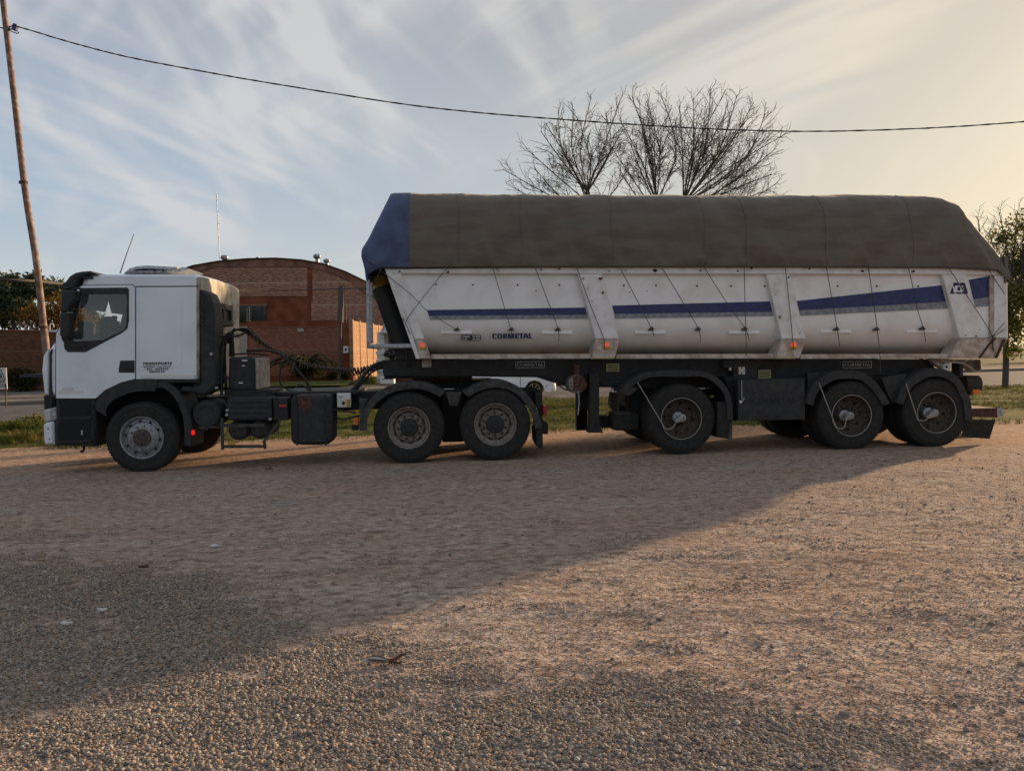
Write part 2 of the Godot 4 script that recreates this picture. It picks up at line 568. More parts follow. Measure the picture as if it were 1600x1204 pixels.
func text(called: String, s: String, x0: float, x1: float, y0: float, y1: float, z: float, m: Material, parent: Node, bold := true, slant := 0.0) -> MeshInstance3D:
	var t := TextMesh.new()
	var f := SystemFont.new()
	f.font_names = PackedStringArray(["Droid Sans"])
	f.font_weight = 700 if bold else 400
	t.font = f
	t.text = s
	t.font_size = 48
	t.pixel_size = 0.01
	t.depth = 0.02
	t.curve_step = 2.0
	t.material = m
	var o := MeshInstance3D.new()
	o.name = called
	o.mesh = t
	parent.add_child(o, true)
	var ab := t.get_aabb()
	var a := measure(x0, y1, z)
	var b := measure(x1, y0, z)
	var k := Vector3((b.x - a.x) / ab.size.x, (b.y - a.y) / ab.size.y, 0.15)
	o.transform = Transform3D(Basis(Vector3(k.x, 0, 0), Vector3(slant * k.y, k.y, 0), Vector3(0, 0, k.z)), Vector3(a.x - ab.position.x * k.x, a.y - ab.position.y * k.y, z + 0.003))
	return o

const TREAD := [0.06, 0.12, 0.18]

func make_wheel(style: String, r: float, parent: Node, dual := false) -> Node3D:
	var w := Node3D.new()
	w.name = "wheel"
	parent.add_child(w, true)
	var st := mb()
	# tyre
	var prof: Array = [Vector2(.575, -.05), Vector2(.60, -.012), Vector2(.63, 0), Vector2(.66, .002), Vector2(.665, .008), Vector2(.685, .008), Vector2(.69, .003), Vector2(.78, .007), Vector2(.86, .002), Vector2(.865, .008), Vector2(.885, .006), Vector2(.89, -.004), Vector2(.93, -.018), Vector2(.965, -.04), Vector2(.985, -.065), Vector2(1, -.085),
		Vector2(1, -.15), Vector2(.975, -.155), Vector2(.975, -.175), Vector2(1, -.18), Vector2(1, -.265), Vector2(.975, -.27), Vector2(.975, -.29), Vector2(1, -.295), Vector2(1, -.38), Vector2(.975, -.385), Vector2(.975, -.405), Vector2(1, -.41), Vector2(1, -.475), Vector2(.97, -.52), Vector2(.9, -.55), Vector2(.7, -.56), Vector2(.575, -.51)]
	lathe(st, prof, Vector3.ZERO, Basis(), 72, r)
	# shoulder blocks
	for k in 60:
		var a := TAU * k / 60
		var b := Basis(Vector3(0, 0, 1), a)
		box(st, b * Vector3(.968 * r, 0, -.048 * r), Vector3(.035 * r, .062 * r, .05 * r), b * Basis(Vector3(0, 1, 0), 0.85))
	obj("tyre", st, M.rubber, w)
	if dual:
		st = mb()
		var p2: Array = []
		for p in prof: p2.append(p + Vector2(0, -.63))
		lathe(st, p2, Vector3.ZERO, Basis(), 64, r)
		obj("inner_tyre", st, M.rubber, w)
	st = mb()
	var hub := mb()
	var dark := mb()
	if style == "steer":
		lathe(st, [Vector2(.575, -.06), Vector2(.598, -.008), Vector2(.60, .0), Vector2(.588, .006), Vector2(.57, 0), Vector2(.555, -.02), Vector2(.545, -.09), Vector2(.52, -.12), Vector2(.46, -.11), Vector2(.43, -.075), Vector2(.39, -.045), Vector2(.2, -.035), Vector2(.2, -.12)], Vector3.ZERO, Basis(), 64, r)
		lathe(hub, [Vector2(.245, -.05), Vector2(.24, .01), Vector2(.21, .03), Vector2(.15, .035), Vector2(.14, .05), Vector2(.05, .055), Vector2(0, .055)], Vector3.ZERO, Basis(), 40, r)
		for k in 10:
			var a := TAU * k / 10 + .16
			disc(st, Vector3(cos(a) * .335 * r, sin(a) * .335 * r, .02 * r), .036 * r, .07 * r, Basis(), 6)
		for k in 10:
			var a := TAU * (k + .5) / 10 + .16
			var c := Vector3(cos(a) * .462 * r, sin(a) * .462 * r, -.098 * r)
			disc(dark, c + Vector3(0, 0, .012 * r), .042 * r, .03 * r, Basis(), 14)
		obj("rim", st, M.rim_alloy, w)
		obj("hub", hub, M.rim_rust, w)
	elif style == "drive":
		lathe(st, [Vector2(.575, -.06), Vector2(.598, -.008), Vector2(.60, .004), Vector2(.585, .008), Vector2(.568, 0), Vector2(.558, -.03), Vector2(.545, -.12), Vector2(.50, -.15), Vector2(.47, -.155), Vector2(.45, -.22), Vector2(.42, -.26)], Vector3.ZERO, Basis(), 64, r)
		lathe(st, [Vector2(.46, -.27), Vector2(.405, -.25), Vector2(.395, -.2), Vector2(.2, -.19), Vector2(.2, -.3)], Vector3.ZERO, Basis(), 48, r)
		lathe(hub, [Vector2(.255, -.2), Vector2(.25, -.1), Vector2(.22, -.07), Vector2(.12, -.06), Vector2(.11, -.045), Vector2(0, -.045)], Vector3.ZERO, Basis(), 36, r)
		for k in 10:
			var a := TAU * k / 10 + .05
			var c := Vector3(cos(a) * .325 * r, sin(a) * .325 * r, -.14 * r)
			disc(hub, c, .036 * r, .06 * r, Basis(), 6)
			a += PI / 10
			var b := Basis(Vector3(0, 0, 1), a)
			box(dark, b * Vector3(.452 * r, 0, -.212 * r), Vector3(.03 * r, .13 * r, .05 * r), b * Basis(Vector3(0, 1, 0), .9))
		obj("rim", st, M.rim_steel, w)
		obj("hub", hub, M.soot, w)
	else:
		lathe(st, [Vector2(.575, -.06), Vector2(.595, -.008), Vector2(.597, .002), Vector2(.585, .006), Vector2(.57, 0), Vector2(.562, -.03), Vector2(.54, -.2), Vector2(.50, -.24), Vector2(.47, -.29), Vector2(.36, -.34), Vector2(.30, -.34), Vector2(.2, -.34)], Vector3.ZERO, Basis(), 64, r)
		lathe(hub, [Vector2(.2, -.34), Vector2(.19, -.22), Vector2(.155, -.2), Vector2(.15, -.12), Vector2(.12, -.1), Vector2(0, -.1)], Vector3.ZERO, Basis(), 32, r)
		for k in 10:
			var a := TAU * k / 10 + .2
			disc(st, Vector3(cos(a) * .26 * r, sin(a) * .26 * r, -.29 * r), .03 * r, .06 * r, Basis(), 6)
		for k in 8:
			var a := TAU * k / 8 + .1
			disc(dark, Vector3(cos(a) * .415 * r, sin(a) * .415 * r, -.295 * r), .05 * r, .04 * r, Basis(Vector3(0, 0, 1), a) * Basis(Vector3(0, 1, 0), -.38), 14)
		obj("rim", st, M.rim_rust, w)
		obj("hub", hub, M.soot, w)
		var lip := mb()
		var ring := PackedVector3Array()
		for k in 49: ring.append(Vector3(cos(TAU * k / 48), sin(TAU * k / 48), 0) * .588 * r + Vector3(0, 0, .008 * r))
		tube(lip, ring, .012 * r, .012 * r, 6)
		obj("rim_edge", lip, M.edge_grey, w)
	obj("hand_holes", dark, M.dark, w)
	# backing drum so that one does not see through
	st = mb()
	lathe(st, [Vector2(.57, -.36), Vector2(.0, -.37)], Vector3.ZERO, Basis(), 40, r)
	lathe(st, [Vector2(.42, -.37), Vector2(.42, -.75), Vector2(0, -.75)], Vector3.ZERO, Basis(), 32, r)
	obj("brake_drum", st, M.dark, w)
	return w

func put_wheel(style: String, cx: float, bottom: float, rpx: float, z: float, parent: Node, turn := 0.0, dual := false) -> Array:
	var r := metres(cx, bottom - rpx, z, rpx)
	var w := make_wheel(style, r, parent, dual)
	var c := measure(cx, bottom - rpx, z)
	w.position = c
	w.rotation.z = turn
	var far_one := w.duplicate()
	far_one.name = "wheel"
	parent.add_child(far_one, true)
	far_one.transform = Transform3D(Basis(Vector3.UP, PI) * Basis(Vector3(0, 0, 1), turn + .4), Vector3(c.x, c.y, -2.5 - z))
	var ax := mb()
	rod(ax, Vector3(c.x, c.y, z - .3), Vector3(c.x, c.y, -2.2), .075, 12)
	obj("axle", ax, M.chassis, parent)
	return [c, r]

# a mudguard: an arc of sheet with a turned lip
func mudguard(called: String, px: Array, c: Vector3, lip: float, z: float, depth: float, m: Material, parent: Node, steps := 4) -> MeshInstance3D:
	var pts: Array = []
	for i in range(0, px.size(), 2): pts.append(measure(px[i], px[i + 1], z))
	var path := smooth_path(pts, steps)
	var st := mb()
	group_id += 8
	for i in path.size() - 1:
		var a := path[i]
		var b := path[i + 1]
		var ai := a + Vector3(c.x - a.x, c.y - a.y, 0).normalized() * lip
		var bi := b + Vector3(c.x - b.x, c.y - b.y, 0).normalized() * lip
		var ao := a - Vector3(0, 0, .02) + (a - ai).normalized() * .008
		var bo := b - Vector3(0, 0, .02) + (b - bi).normalized() * .008
		var back := Vector3(0, 0, -depth)
		st.set_smooth_group(group_id)
		quad(st, a, b, bi, ai)
		st.set_smooth_group(group_id + 1)
		quad(st, b, a, ao, bo)
		st.set_smooth_group(group_id + 2)
		quad(st, bo, ao, ao + back, bo + back)
		st.set_smooth_group(group_id + 3)
		quad(st, ai, bi, bi + Vector3(0, 0, -.03), ai + Vector3(0, 0, -.03))
		st.set_smooth_group(group_id + 4)
		var u := (ai - a).normalized() * .012
		quad(st, a + u, b + u, b + u + back, a + u + back)
		st.set_smooth_group(-1)
	return obj(called, st, m, parent)

# ---------------------------------------------------------------- tractor unit
func build_tractor() -> void:
	var t := thing("tractor_truck", "white flat-fronted tractor truck with black steps, facing left, coupled to the trailer", "truck", base)
	# --- cab shell
	var px := [310, 592, 310, 440, 309, 431, 303, 427.5, 130, 427.5, 121, 432, 117, 447, 109, 480, 90, 518, 73, 538, 63, 554, 61, 570, 65, 612, 78, 620, 88, 623, 149, 623, 163, 610, 188, 598, 210, 592]
	var side := outline(px, -.02)
	var wf := [0, 0, 0, 0, .5, 1, 1, 1, 1, 1, 1, 1, 1, 1, .4, 0, 0, 0, 0]
	var zs := [-.02, -.05, -.14, -.35, -1.15, -1.95, -2.16, -2.25, -2.28]
	var fs := [.15, .085, .03, 0, -.04, 0, .03, .085, .15]
	var rd := [.04, .012, 0, -.008, -.02, -.008, 0, .012, .04]
	var rings: Array = []
	for k in zs.size():
		var ring := PackedVector3Array()
		for i in side.size():
			var p := side[i]
			p.x += wf[i] * fs[k]
			if i >= 2 and i <= 5: p.y -= rd[k]
			if i >= 0 and i <= 2: p.x -= rd[k] * .8
			p.z = zs[k]
			ring.append(p)
		rings.append(ring)
	var shell := mb()
	var rear := mb()
	var screen := mb()
	var under := mb()
	for k in zs.size() - 1:
		for i in side.size():
			var j := (i + 1) % side.size()
			var st := shell
			var g := 900
			if i <= 1: st = rear; g = 901
			elif i == 6 or i == 7: st = screen; g = 902
			elif i >= 14: st = under; g = 903 + i
			elif i <= 4: g = 930
			st.set_smooth_group(g)
			quad(st, rings[k][i], rings[k + 1][i], rings[k + 1][j], rings[k][j])
	var hole_px := [126, 450, 198, 449, 201, 451.5, 201, 500, 198.7, 513, 191, 519.6, 133, 550, 105, 550, 100, 544.5, 99, 534.5, 108, 506, 124, 453]
	var hole := outline(hole_px, -.02)
	holed(shell, rings[0], hole, Vector3(0, 0, -.03))
	var far_hole := PackedVector3Array()
	for p in hole: far_hole.append(Vector3(p.x, p.y, -2.28))
	holed(shell, rings[8], far_hole, Vector3(0, 0, .03))
	obj("cab", shell, M.cab, t)
	obj("cab_rear_panel", rear, M.cab_rear, t)
	obj("windscreen", screen, M.glass, t)
	obj("cab_underside", under, M.dark, t)
	# --- door with window
	var dst := mb()
	holed(dst, outline([87, 622, 87, 522, 96, 505, 112, 470, 121, 450, 128, 446, 206, 445, 210.5, 449, 210.5, 591.5, 188, 597.3, 163, 609.3, 149, 622.3], -.006), outline(hole_px, -.006), Vector3(0, 0, -.012))
	var door := obj("door", dst, M.cab, t)
	var gst := mb()
	holed(gst, outline([85.9, 623, 85.9, 521.5, 95, 504.5, 111, 469.5, 120.3, 449.4, 127.5, 445, 207, 444, 211.7, 448.5, 211.7, 592.2, 188, 598, 163, 610, 149, 623], -.012), outline(hole_px, -.012), Vector3(0, 0, -.006))
	obj("door_seal", gst, M.dark, door)
	var wst := mb()
	var pane_px := [127, 459.5, 194.6, 459, 198, 462.5, 197, 506, 193, 516, 159.7, 531, 108, 534, 106, 526, 116, 500, 125, 466]
	holed(wst, outline(hole_px, -.003), outline(pane_px, -.003), Vector3(0, 0, -.03))
	var frame := obj("window_frame", wst, M.plastic, door)
	plate("window_pane", pane_px, -.02, .004, M.glass, door, 0.0)
	var far_pane := mb()
	var fp := outline(pane_px, 0)
	for i in fp.size(): fp[i].z = -2.27
	slab(far_pane, fp, Vector3(0, 0, -.004))
	obj("far_window_pane", far_pane, M.glass, t)
	plate("door_handle", [187, 563, 210, 562.5, 210, 582.5, 185, 582.5, 184.5, 576], -.002, .01, M.plastic, door)
	block("handle_grip", 189, 572, 208, 577, .012, .02, M.soot, door, .006)
	# chrome badge, worn to a few strokes
	for k in 5: block("badge_letter", 96.5 + k * 3.7, 605.2, 99.3 + k * 3.7, 608.6, .0, .008, M.chrome, door, .003)
	block("badge_strip", 90, 610, 130, 614.5, -.003, .004, M.label_white, door, .002)
	# --- interior
	var floor_ := mb()
	var a := measure(95, 560, -1.1)
	var b := measure(305, 592, -1.1)
	box(floor_, Vector3((a.x + b.x) / 2, measure(200, 585, 0).y, -1.15), Vector3(b.x - a.x + .2, .04, 2.1))
	box(floor_, Vector3(measure(300, 500, 0).x, measure(200, 520, 0).y, -1.15), Vector3(.1, 1.2, 2.1))
	obj("cab_floor", floor_, M.seat, t)
	var lining := mb()
	var inner := PackedVector3Array()
	for p in rings[8]: inner.append(Vector3(p.x, p.y, -2.225))
	var inner_hole := PackedVector3Array()
	for p in hole: inner_hole.append(Vector3(p.x, p.y, -2.225))
	holed(lining, inset_scaled(inner, .96), inner_hole, Vector3(0, 0, .015))
	obj("side_lining", lining, M.seat, t)
	var head := mb()
	box(head, Vector3(measure(212, 440, 0).x, measure(200, 440, 0).y, -1.15), Vector3(1.5, .04, 2.0))
	obj("head_lining", head, M.seat, t)
	plate("windscreen_curtain", [104, 452, 202, 452, 201, 470, 191, 491.5, 173.5, 489, 168.5, 469, 163.5, 487.5, 147, 484.5, 128, 481, 106, 478], -1.2, .02, M.seat, t, .003)
	plate("side_curtain", [191, 491.5, 203, 466, 204, 516, 183, 521, 184.5, 515], -1.18, .02, M.seat, t, .003)
	plate("dashboard_bag", [154, 500, 156, 498.5, 160.5, 497, 162, 494.5, 169, 494, 172, 495.5, 175, 492.6, 176.4, 494, 175.6, 500.5, 180, 501, 180.5, 522, 154, 528], -1.05, .16, M.seat, t, .012)
	for z in [-.62, -1.7]:
		var s := mb()
		var o := measure(186, 575, 0)
		rbox(s, Vector3(o.x - .12, o.y + .35, z), Vector3(.5, .14, .5), .05)
		rbox(s, Vector3(o.x + .14, o.y + .68, z), Vector3(.16, .66, .48), .06, Basis(Vector3(0, 0, 1), -.15))
		rbox(s, Vector3(o.x + .22, o.y + 1.06, z), Vector3(.11, .2, .28), .04, Basis(Vector3(0, 0, 1), -.15))
		obj("driver_seat", s, M.seat, t)
	var dash := mb()
	var dp := measure(112, 560, 0)
	rbox(dash, Vector3(dp.x - .12, dp.y + .12, -1.15), Vector3(.42, .34, 2.0), .06)
	obj("dashboard", dash, M.seat, t)
	var wheel_st := mb()
	var ring := PackedVector3Array()
	var wb := Basis(Vector3(0, 0, 1), .9)
	for k in 25: ring.append(Vector3(dp.x + .32, dp.y + .36, -.62) + wb * Vector3(0, cos(TAU * k / 24) * .22, sin(TAU * k / 24) * .22))
	tube(wheel_st, ring, .016, .016, 8)
	rod(wheel_st, Vector3(dp.x + .32, dp.y + .36, -.62), Vector3(dp.x, dp.y + .1, -.62), .03)
	obj("steering_wheel", wheel_st, M.soot, t)
	# --- roof line seam, panel seams and pressings
	var seam := mb()
	box_px(seam, 212, 446.6, 309, 447.8, -.017, .006)
	obj("roof_seam", seam, M.dark, t)
	plate("sleeper_panel_pressing", [216, 452, 281, 452, 284, 455, 284, 568, 281, 571, 262, 578, 250, 572, 216, 571], -.016, .004, M.cab, t, .002)
	plate("skirt_strip", [219, 585.5, 302, 585.5, 302, 591, 219, 591], -.014, .006, M.label_white, t, .002)
	block("skirt_end_cap", 303, 586, 308, 591.5, -.012, .008, M.pipe_grey, t, .004)
	block("sill_rail", 215, 592.5, 312, 597.5, -.03, .3, M.chassis, t)
	# lettering on the sleeper
	text("lettering", "TRANSPORTE", 222.5, 268.5, 565.2, 570, -.012, M.black_ink, t, true, .25)
	text("lettering", "MAXI MEL - LOS COLON", 224, 266, 571.3, 573.7, -.012, M.black_ink, t)
	text("lettering", "342 - 5329134", 228.5, 262.5, 574.6, 577.6, -.012, M.black_ink, t)
	text("lettering", "SANTA FE", 233, 257, 578.6, 581.8, -.012, M.black_ink, t)
	# --- corner deflector slit and corner panel
	plate("corner_deflector", [76.5, 551, 79.5, 545, 79.5, 618, 76, 618], .0, .05, M.soot, t, .003)
	plate("corner_panel", [67, 556, 74, 545, 76, 550, 75.6, 617, 68.5, 616, 64.5, 580], -.012, .05, M.cab, t, .02)
	# --- sun visor across the roof front
	plate("sun_visor", [88, 449, 93, 445, 101, 440, 108, 431, 116.5, 426, 127, 423.8, 140, 423, 150.5, 428, 139, 429, 128, 431.5, 120, 437, 115, 450.5, 100, 453], .03, 2.32, M.plastic, t, .02)
	block("marker_lamp", 128.5, 431, 144, 435.5, .01, .06, M.soot, t, .01)
	# --- air conditioner and hatch on the roof
	var ac := mb()
	slab(ac, outline([190, 427, 200, 418.5, 211, 415.5, 226, 414, 262, 415.8, 275, 416.8, 274, 424, 262, 427], -.75), Vector3(0, 0, -.85), .05)
	var unit := obj("roof_air_conditioner", ac, M.pipe_grey, t)
	for k in 4: block("vent_slot", 233 + k * 6.5, 420 + (k % 2) * 1.6, 236 + k * 6.5, 422 + (k % 2) * 1.6, -.742, .01, M.dark, unit, .003)
	plate("roof_hatch_lid", [260, 424.5, 286, 416.8, 295.5, 420.3, 280, 425.5], -.55, .7, M.pipe_grey, t, .006)
	var an := mb()
	tube(an, PackedVector3Array([measure(187, 427, -.5), measure(197, 398, -.5), measure(209, 365, -.5)]), .008, .004, 6)
	obj("whip_antenna", an, M.soot, t)
	# --- mirrors
	plate("wide_angle_mirror", [94, 454, 97, 452.8, 114, 453, 116, 457, 115, 468, 106, 480, 105.3, 486.5, 94, 486.5], .2, .16, M.plastic, t, .02)
	plate("main_mirror", [92.4, 490, 94, 488, 105, 488, 106.4, 492, 105.4, 525, 103, 529, 96.5, 529, 91.6, 523], .22, .18, M.plastic, t, .025)
	for q in [[[97, 527, 102, 535, 112, 540, 124, 541], .1, .018], [[100, 485, 100, 490], .14, .02], [[112, 453, 120, 450, 126, 451], .12, .016]]:
		var arm := mb()
		line(arm, q[0], q[1], q[2], 8, 3)
		obj("mirror_arm", arm, M.plastic, t)
	var far_mirror := mb()
	slab(far_mirror, outline([120, 502, 122, 500, 144, 503, 146, 506, 144, 529, 140, 531, 121, 527, 119, 524], -2.38), Vector3(0, 0, -.1), .02)
	obj("far_mirror", far_mirror, M.plastic, t)
	# --- bumper, headlamp, steps
	plate("step_panel", [87, 624, 149, 624, 148.6, 650, 148, 697.5, 85, 696.5, 84, 670, 87, 655], -.03, .5, M.plastic, t, .015)
	plate("step_recess", [92, 627, 142, 627, 142, 650, 92, 652], -.026, .01, M.dark, t, .002)
	plate("step_recess", [90, 660, 142, 658, 142, 688, 90, 689], -.026, .01, M.dark, t, .002)
	block("step_tread", 90, 651, 142, 656, .0, .3, M.chassis, t)
	block("step_tread", 88, 688.5, 143, 692, .005, .3, M.chassis, t)
	block("step_post", 143, 633, 147.5, 695, -.01, .1, M.plastic, t)
	block("door_step_lamp", 130.5, 637, 137.5, 644.5, -.02, .02, M.dark, t, .02)
	block("reflector_tab", 126.4, 672, 128.2, 679.5, -.012, .01, M.label_white, t, .002)
	plate("headlight", [67.5, 640.5, 80, 637.2, 80.5, 657, 68, 659.6], -.09, .4, M.lens, t, .02)
	plate("indicator_housing", [80.8, 637, 87, 635.8, 87.4, 655.5, 82.4, 657.2, 80.8, 656], -.05, .3, M.pipe_grey, t, .012)
	plate("bumper_corner", [67, 664, 70.5, 660.6, 82.4, 658.2, 83.4, 672, 84.2, 694, 70.5, 694.6, 68.2, 690], -.05, .5, M.cab, t, .03)
	plate("bumper", [66, 664, 72, 661, 80, 660, 80, 694, 68, 694], -.56, 1.2, M.cab, t, .03)
	plate("radiator_grille", [66, 618, 84, 620, 84, 660, 68, 660], -.35, 1.6, M.plastic, t, .03)
	for c in [[74.5, 669.8], [76.7, 686]]:
		block("bumper_bolt", c[0] - 1.2, c[1] - 1.2, c[0] + 1.2, c[1] + 1.2, -.045, .02, M.soot, t, .008)
	var hook := mb()
	line(hook, [131, 695, 130.5, 703, 128, 705.5, 125.5, 704], -.2, .018, 8)
	obj("tow_hook", hook, M.chassis, t)
	# --- front wheels and guards
	var fw := put_wheel("steer", 221, 739, 55.2, 0.0, t)
	mudguard("front_mudguard", [149, 640, 150, 627, 163, 611, 188, 598.5, 212, 593, 240, 592.5, 246, 594], fw[0], .17, -.005, .55, M.plastic, t)
	mudguard("rear_mudguard", [244, 597, 260, 597.5, 280, 615, 292, 640, 297.5, 668, 297.5, 697], fw[0], .09, -.02, .55, M.plastic, t)
	block("wheel_arch_liner", 152, 600, 300, 640, -.5, .1, M.dark, t)
	block("engine_block", 150, 600, 300, 680, -.75, .8, M.dark, t)
	block("marker_lamp", 298.3, 672, 303, 679.5, -.02, .04, M.red_lit, t, .008)
	# --- air intake stack behind the cab
	var stack := plate("air_intake_stack", [311, 452, 318, 453, 326, 458, 332, 472, 335, 498, 336.5, 560, 337, 600, 330, 610, 318, 618, 300, 613, 280, 612, 284, 603, 300, 604, 311, 600], -.06, .42, M.plastic, t, .03)
	for k in 11:
		var y := 458 + k * 4.7
		plate("louvre", [312, y + 3.2, 319.5, y, 319.5, y + 2, 312, y + 5.2], -.045, .03, M.fender, stack, .004)
	plate("intake_rib", [322, 465, 327, 470, 331, 490, 333, 560, 330, 560, 328, 492, 325, 475], -.05, .02, M.plastic, stack, .006)
	# --- grab box on the rear panel of the cab
	var rp := measure(310, 487, -.02)
	var gb := mb()
	box(gb, Vector3(rp.x + .06, rp.y, -.8), Vector3(.10, .34, 1.0))
	for k in 2: box(gb, Vector3(rp.x + .12, rp.y - .12 + k * .24, -.8), Vector3(.05, .08, 1.0))
	for k in 3: box(gb, Vector3(rp.x + .12, rp.y, -.37 - k * .43), Vector3(.049, .33, .09))
	obj("rear_wall_vent", gb, M.chassis, t)
	for k in 3:
		var sm := mb()
		box(sm, Vector3(rp.x + .004 - k * .001, measure(310, 520, 0).y, -.55 - k * .62), Vector3(.008, 1.3, .016))
		obj("rear_panel_seam", sm, M.dark, t)
	for k in 2:
		var sm := mb()
		box(sm, Vector3(rp.x + .005, measure(310, 462 + k * 55, 0).y, -1.15), Vector3(.008, .014, 2.0))
		obj("rear_panel_seam", sm, M.dark, t)
	# --- frame rails
	for z in [-.78, -1.6]:
		var rail := mb()
		slab(rail, outline([150, 640, 300, 622, 430, 614, 560, 611.5, 836, 605, 846, 612, 846, 632, 560, 640, 430, 648, 300, 655, 150, 668], z), Vector3(0, 0, -.08), .01)
		obj("frame_rail", rail, M.chassis, t)
	for x in [400, 500, 600, 700, 800]:
		var cm := mb()
		var p := measure(x, 624, -.8)
		box(cm, Vector3(p.x, p.y, -1.2), Vector3(.12, .18, .8))
		obj("cross_member", cm, M.chassis, t)
	block("deck_plate", 430, 612.5, 560, 616, -.5, 1.5, M.chassis, t)
	# --- side equipment
	var filt := mb()
	var fc := measure(322, 647, -.1)
	lathe(filt, [Vector2(0, 0), Vector2(.12, -.002), Vector2(.125, .01), Vector2(.18, .008), Vector2(.195, -.01), Vector2(.205, -.03), Vector2(.205, -.6), Vector2(0, -.6)], fc, Basis(), 40)
	obj("air_filter_canister", filt, M.plastic, t)
	var bat := block("battery_box", 354, 621, 424, 656, -.06, .5, M.plastic, t, .03)
	for k in 4: block("battery_box_rib", 358, 624 + k * 8.2, 420, 628 + k * 8.2, -.045, .02, M.plastic, bat, .008)
	for c in [[372, 671.5], [405, 670]]:
		var tank := mb()
		lathe(tank, [Vector2(0, .03), Vector2(.07, .025), Vector2(.12, .01), Vector2(.148, -.03), Vector2(.15, -.06), Vector2(.15, -.7), Vector2(0, -.72)], measure(c[0], c[1], -.22), Basis(), 32)
		obj("air_tank", tank, M.fender, t)
	var fr := mb()
	for q in [[346.5, 653, 347.5, 702], [412, 688, 414.5, 701]]: bar(fr, measure(q[0], q[1], -.02), measure(q[2], q[3], -.02), .035, .035)
	bar(fr, measure(346, 664.5, -.02), measure(412, 664, -.02), .04, .045)
	bar(fr, measure(346, 697.5, -.02), measure(415, 697, -.02), .06, .04)
	bar(fr, measure(413, 688, -.02), measure(438, 656, -.05), .03, .035)
	bar(fr, measure(310, 668, -.02), measure(347, 667, -.02), .03, .02)
	obj("step_frame", fr, M.fender, t)
	block("yellow_tag", 355, 690, 367, 697, -.03, .01, M.yellow, t, .003)
	block("valve_box", 426, 621, 450, 656, -.1, .3, M.chassis, t)
	block("valve_face", 434, 623, 449, 637, -.09, .02, M.soot, t)
	block("red_valve_strip", 436, 632, 447.5, 636, -.082, .015, M.red, t, .004)
	for c in [[329, 553], [354, 641], [353, 648], [421, 655], [337, 606]]:
		block("pipe_fitting", c[0] - 2, c[1] - 2, c[0] + 2.5, c[1] + 2, -.04, .05, M.pipe_grey, t, .01)
	# hydraulic oil tank behind the cab
	var ot := plate("oil_tank", [357, 561, 360, 557.5, 393, 557, 396.5, 561, 397, 608, 394, 610.5, 359, 610.5, 356.5, 607], -.32, .8, M.plastic, t, .03)
	var oo := measure(397, 584, -.32)
	var os := mb()
	rbox(os, Vector3(oo.x + .025, oo.y, -.74), Vector3(.06, .47, .72), .02)
	obj("oil_tank_side", os, M.beige, ot)
	for q in [[377.5, 562, 386, 564], [377.5, 570.5, 382.5, 572], [372.5, 597, 379, 599]]:
		block("tank_sticker", q[0], q[1], q[2], q[3], -.315, .006, M.label_white, ot, .002)
	block("oil_tank_bracket", 350, 610, 425, 621, -.3, .8, M.chassis, t)
	# standpipes and hoses behind the cab
	var sp := mb()
	line(sp, [346, 618, 345, 560, 347, 540, 352, 527, 360, 519], -.3, .022, 8, 4)
	line(sp, [353, 612, 351, 560, 352, 535], -.4, .018, 8, 3)
	line(sp, [362, 557, 361, 530, 356, 520], -.9, .04, 8, 3)
	line(sp, [337, 610, 336, 560], -.5, .02)
	obj("hose_stand", sp, M.chassis, t)
	var bun := mb()
	for k in 5:
		line(bun, [352 + k * 2, 538 - k, 356 + k * 2, 524 - k * 1.3, 366, 517 - k * .8, 377 + k, 513 + k * 1.2, 386, 514 + k * 1.5, 392 + k, 519 + k], -.7 - k * .12, .014, 6, 4)
	line(bun, [350, 530, 362, 526, 372, 525, 384, 519], -.6, .016, 6, 4)
	line(bun, [347, 526, 358, 522], -.4, .014)
	obj("hose_bundle", bun, M.hose_dark, t)
	# coiled brake lines across to the trailer
	for q in [[[388, 514, 410, 535, 440, 551, 480, 570, 520, 577, 560, 578, 590, 572, 602, 571], .045, 46, -1.0], [[388, 518, 420, 545, 450, 558, 500, 573, 545, 581, 575, 578, 602, 569], .05, 40, -1.35]]:
		var pp: Array = []
		for i in range(0, q[0].size(), 2): pp.append(measure(q[0][i], q[0][i + 1], q[3]))
		var axis := smooth_path(pp, 60)
		var coil := PackedVector3Array()
		for i in axis.size():
			var u := float(i) / (axis.size() - 1)
			var d := (axis[mini(i + 1, axis.size() - 1)] - axis[maxi(i - 1, 0)]).normalized()
			var fb := frame_of(d)
			var grow: float = q[1] * (0.65 + 0.5 * sin(u * 7.0 + q[2]))
			coil.append(axis[i] + (fb.x * cos(u * TAU * q[2]) + fb.y * sin(u * TAU * q[2])) * grow)
		var cs := mb()
		tube(cs, coil, .011, .011, 5)
		obj("coiled_air_hose", cs, M.coil, t)
	var hs := mb()
	line(hs, [385, 548, 410, 547, 432, 550, 446, 560, 462, 575, 478, 595, 487, 614], -.8, .02, 8, 5)
	line(hs, [440, 566, 437, 590, 440, 602, 455, 610, 490, 613], -.85, .014, 6, 5)
	line(hs, [464, 605, 467, 601, 474, 603, 488, 614], -.7, .013, 6, 5)
	line(hs, [362, 554, 390, 552, 420, 555], -.9, .014, 6, 3)
	line(hs, [548, 612, 560, 598, 575, 578, 590, 568, 606, 566], -.8, .03, 8, 4)
	line(hs, [554, 612, 566, 598, 580, 582, 592, 575, 606, 573], -.9, .016, 8, 4)
	obj("straight_hose", hs, M.hose_dark, t)
	# fuel tank
	var ft := plate("fuel_tank", [454, 624, 457, 619, 463, 617.5, 508, 616.5, 514, 619, 516.5, 626, 518, 655, 517, 688, 513, 694, 500, 695.5, 470, 695.5, 458, 693.5, 454, 688, 453, 655], -.05, .62, M.plastic, t, .05)
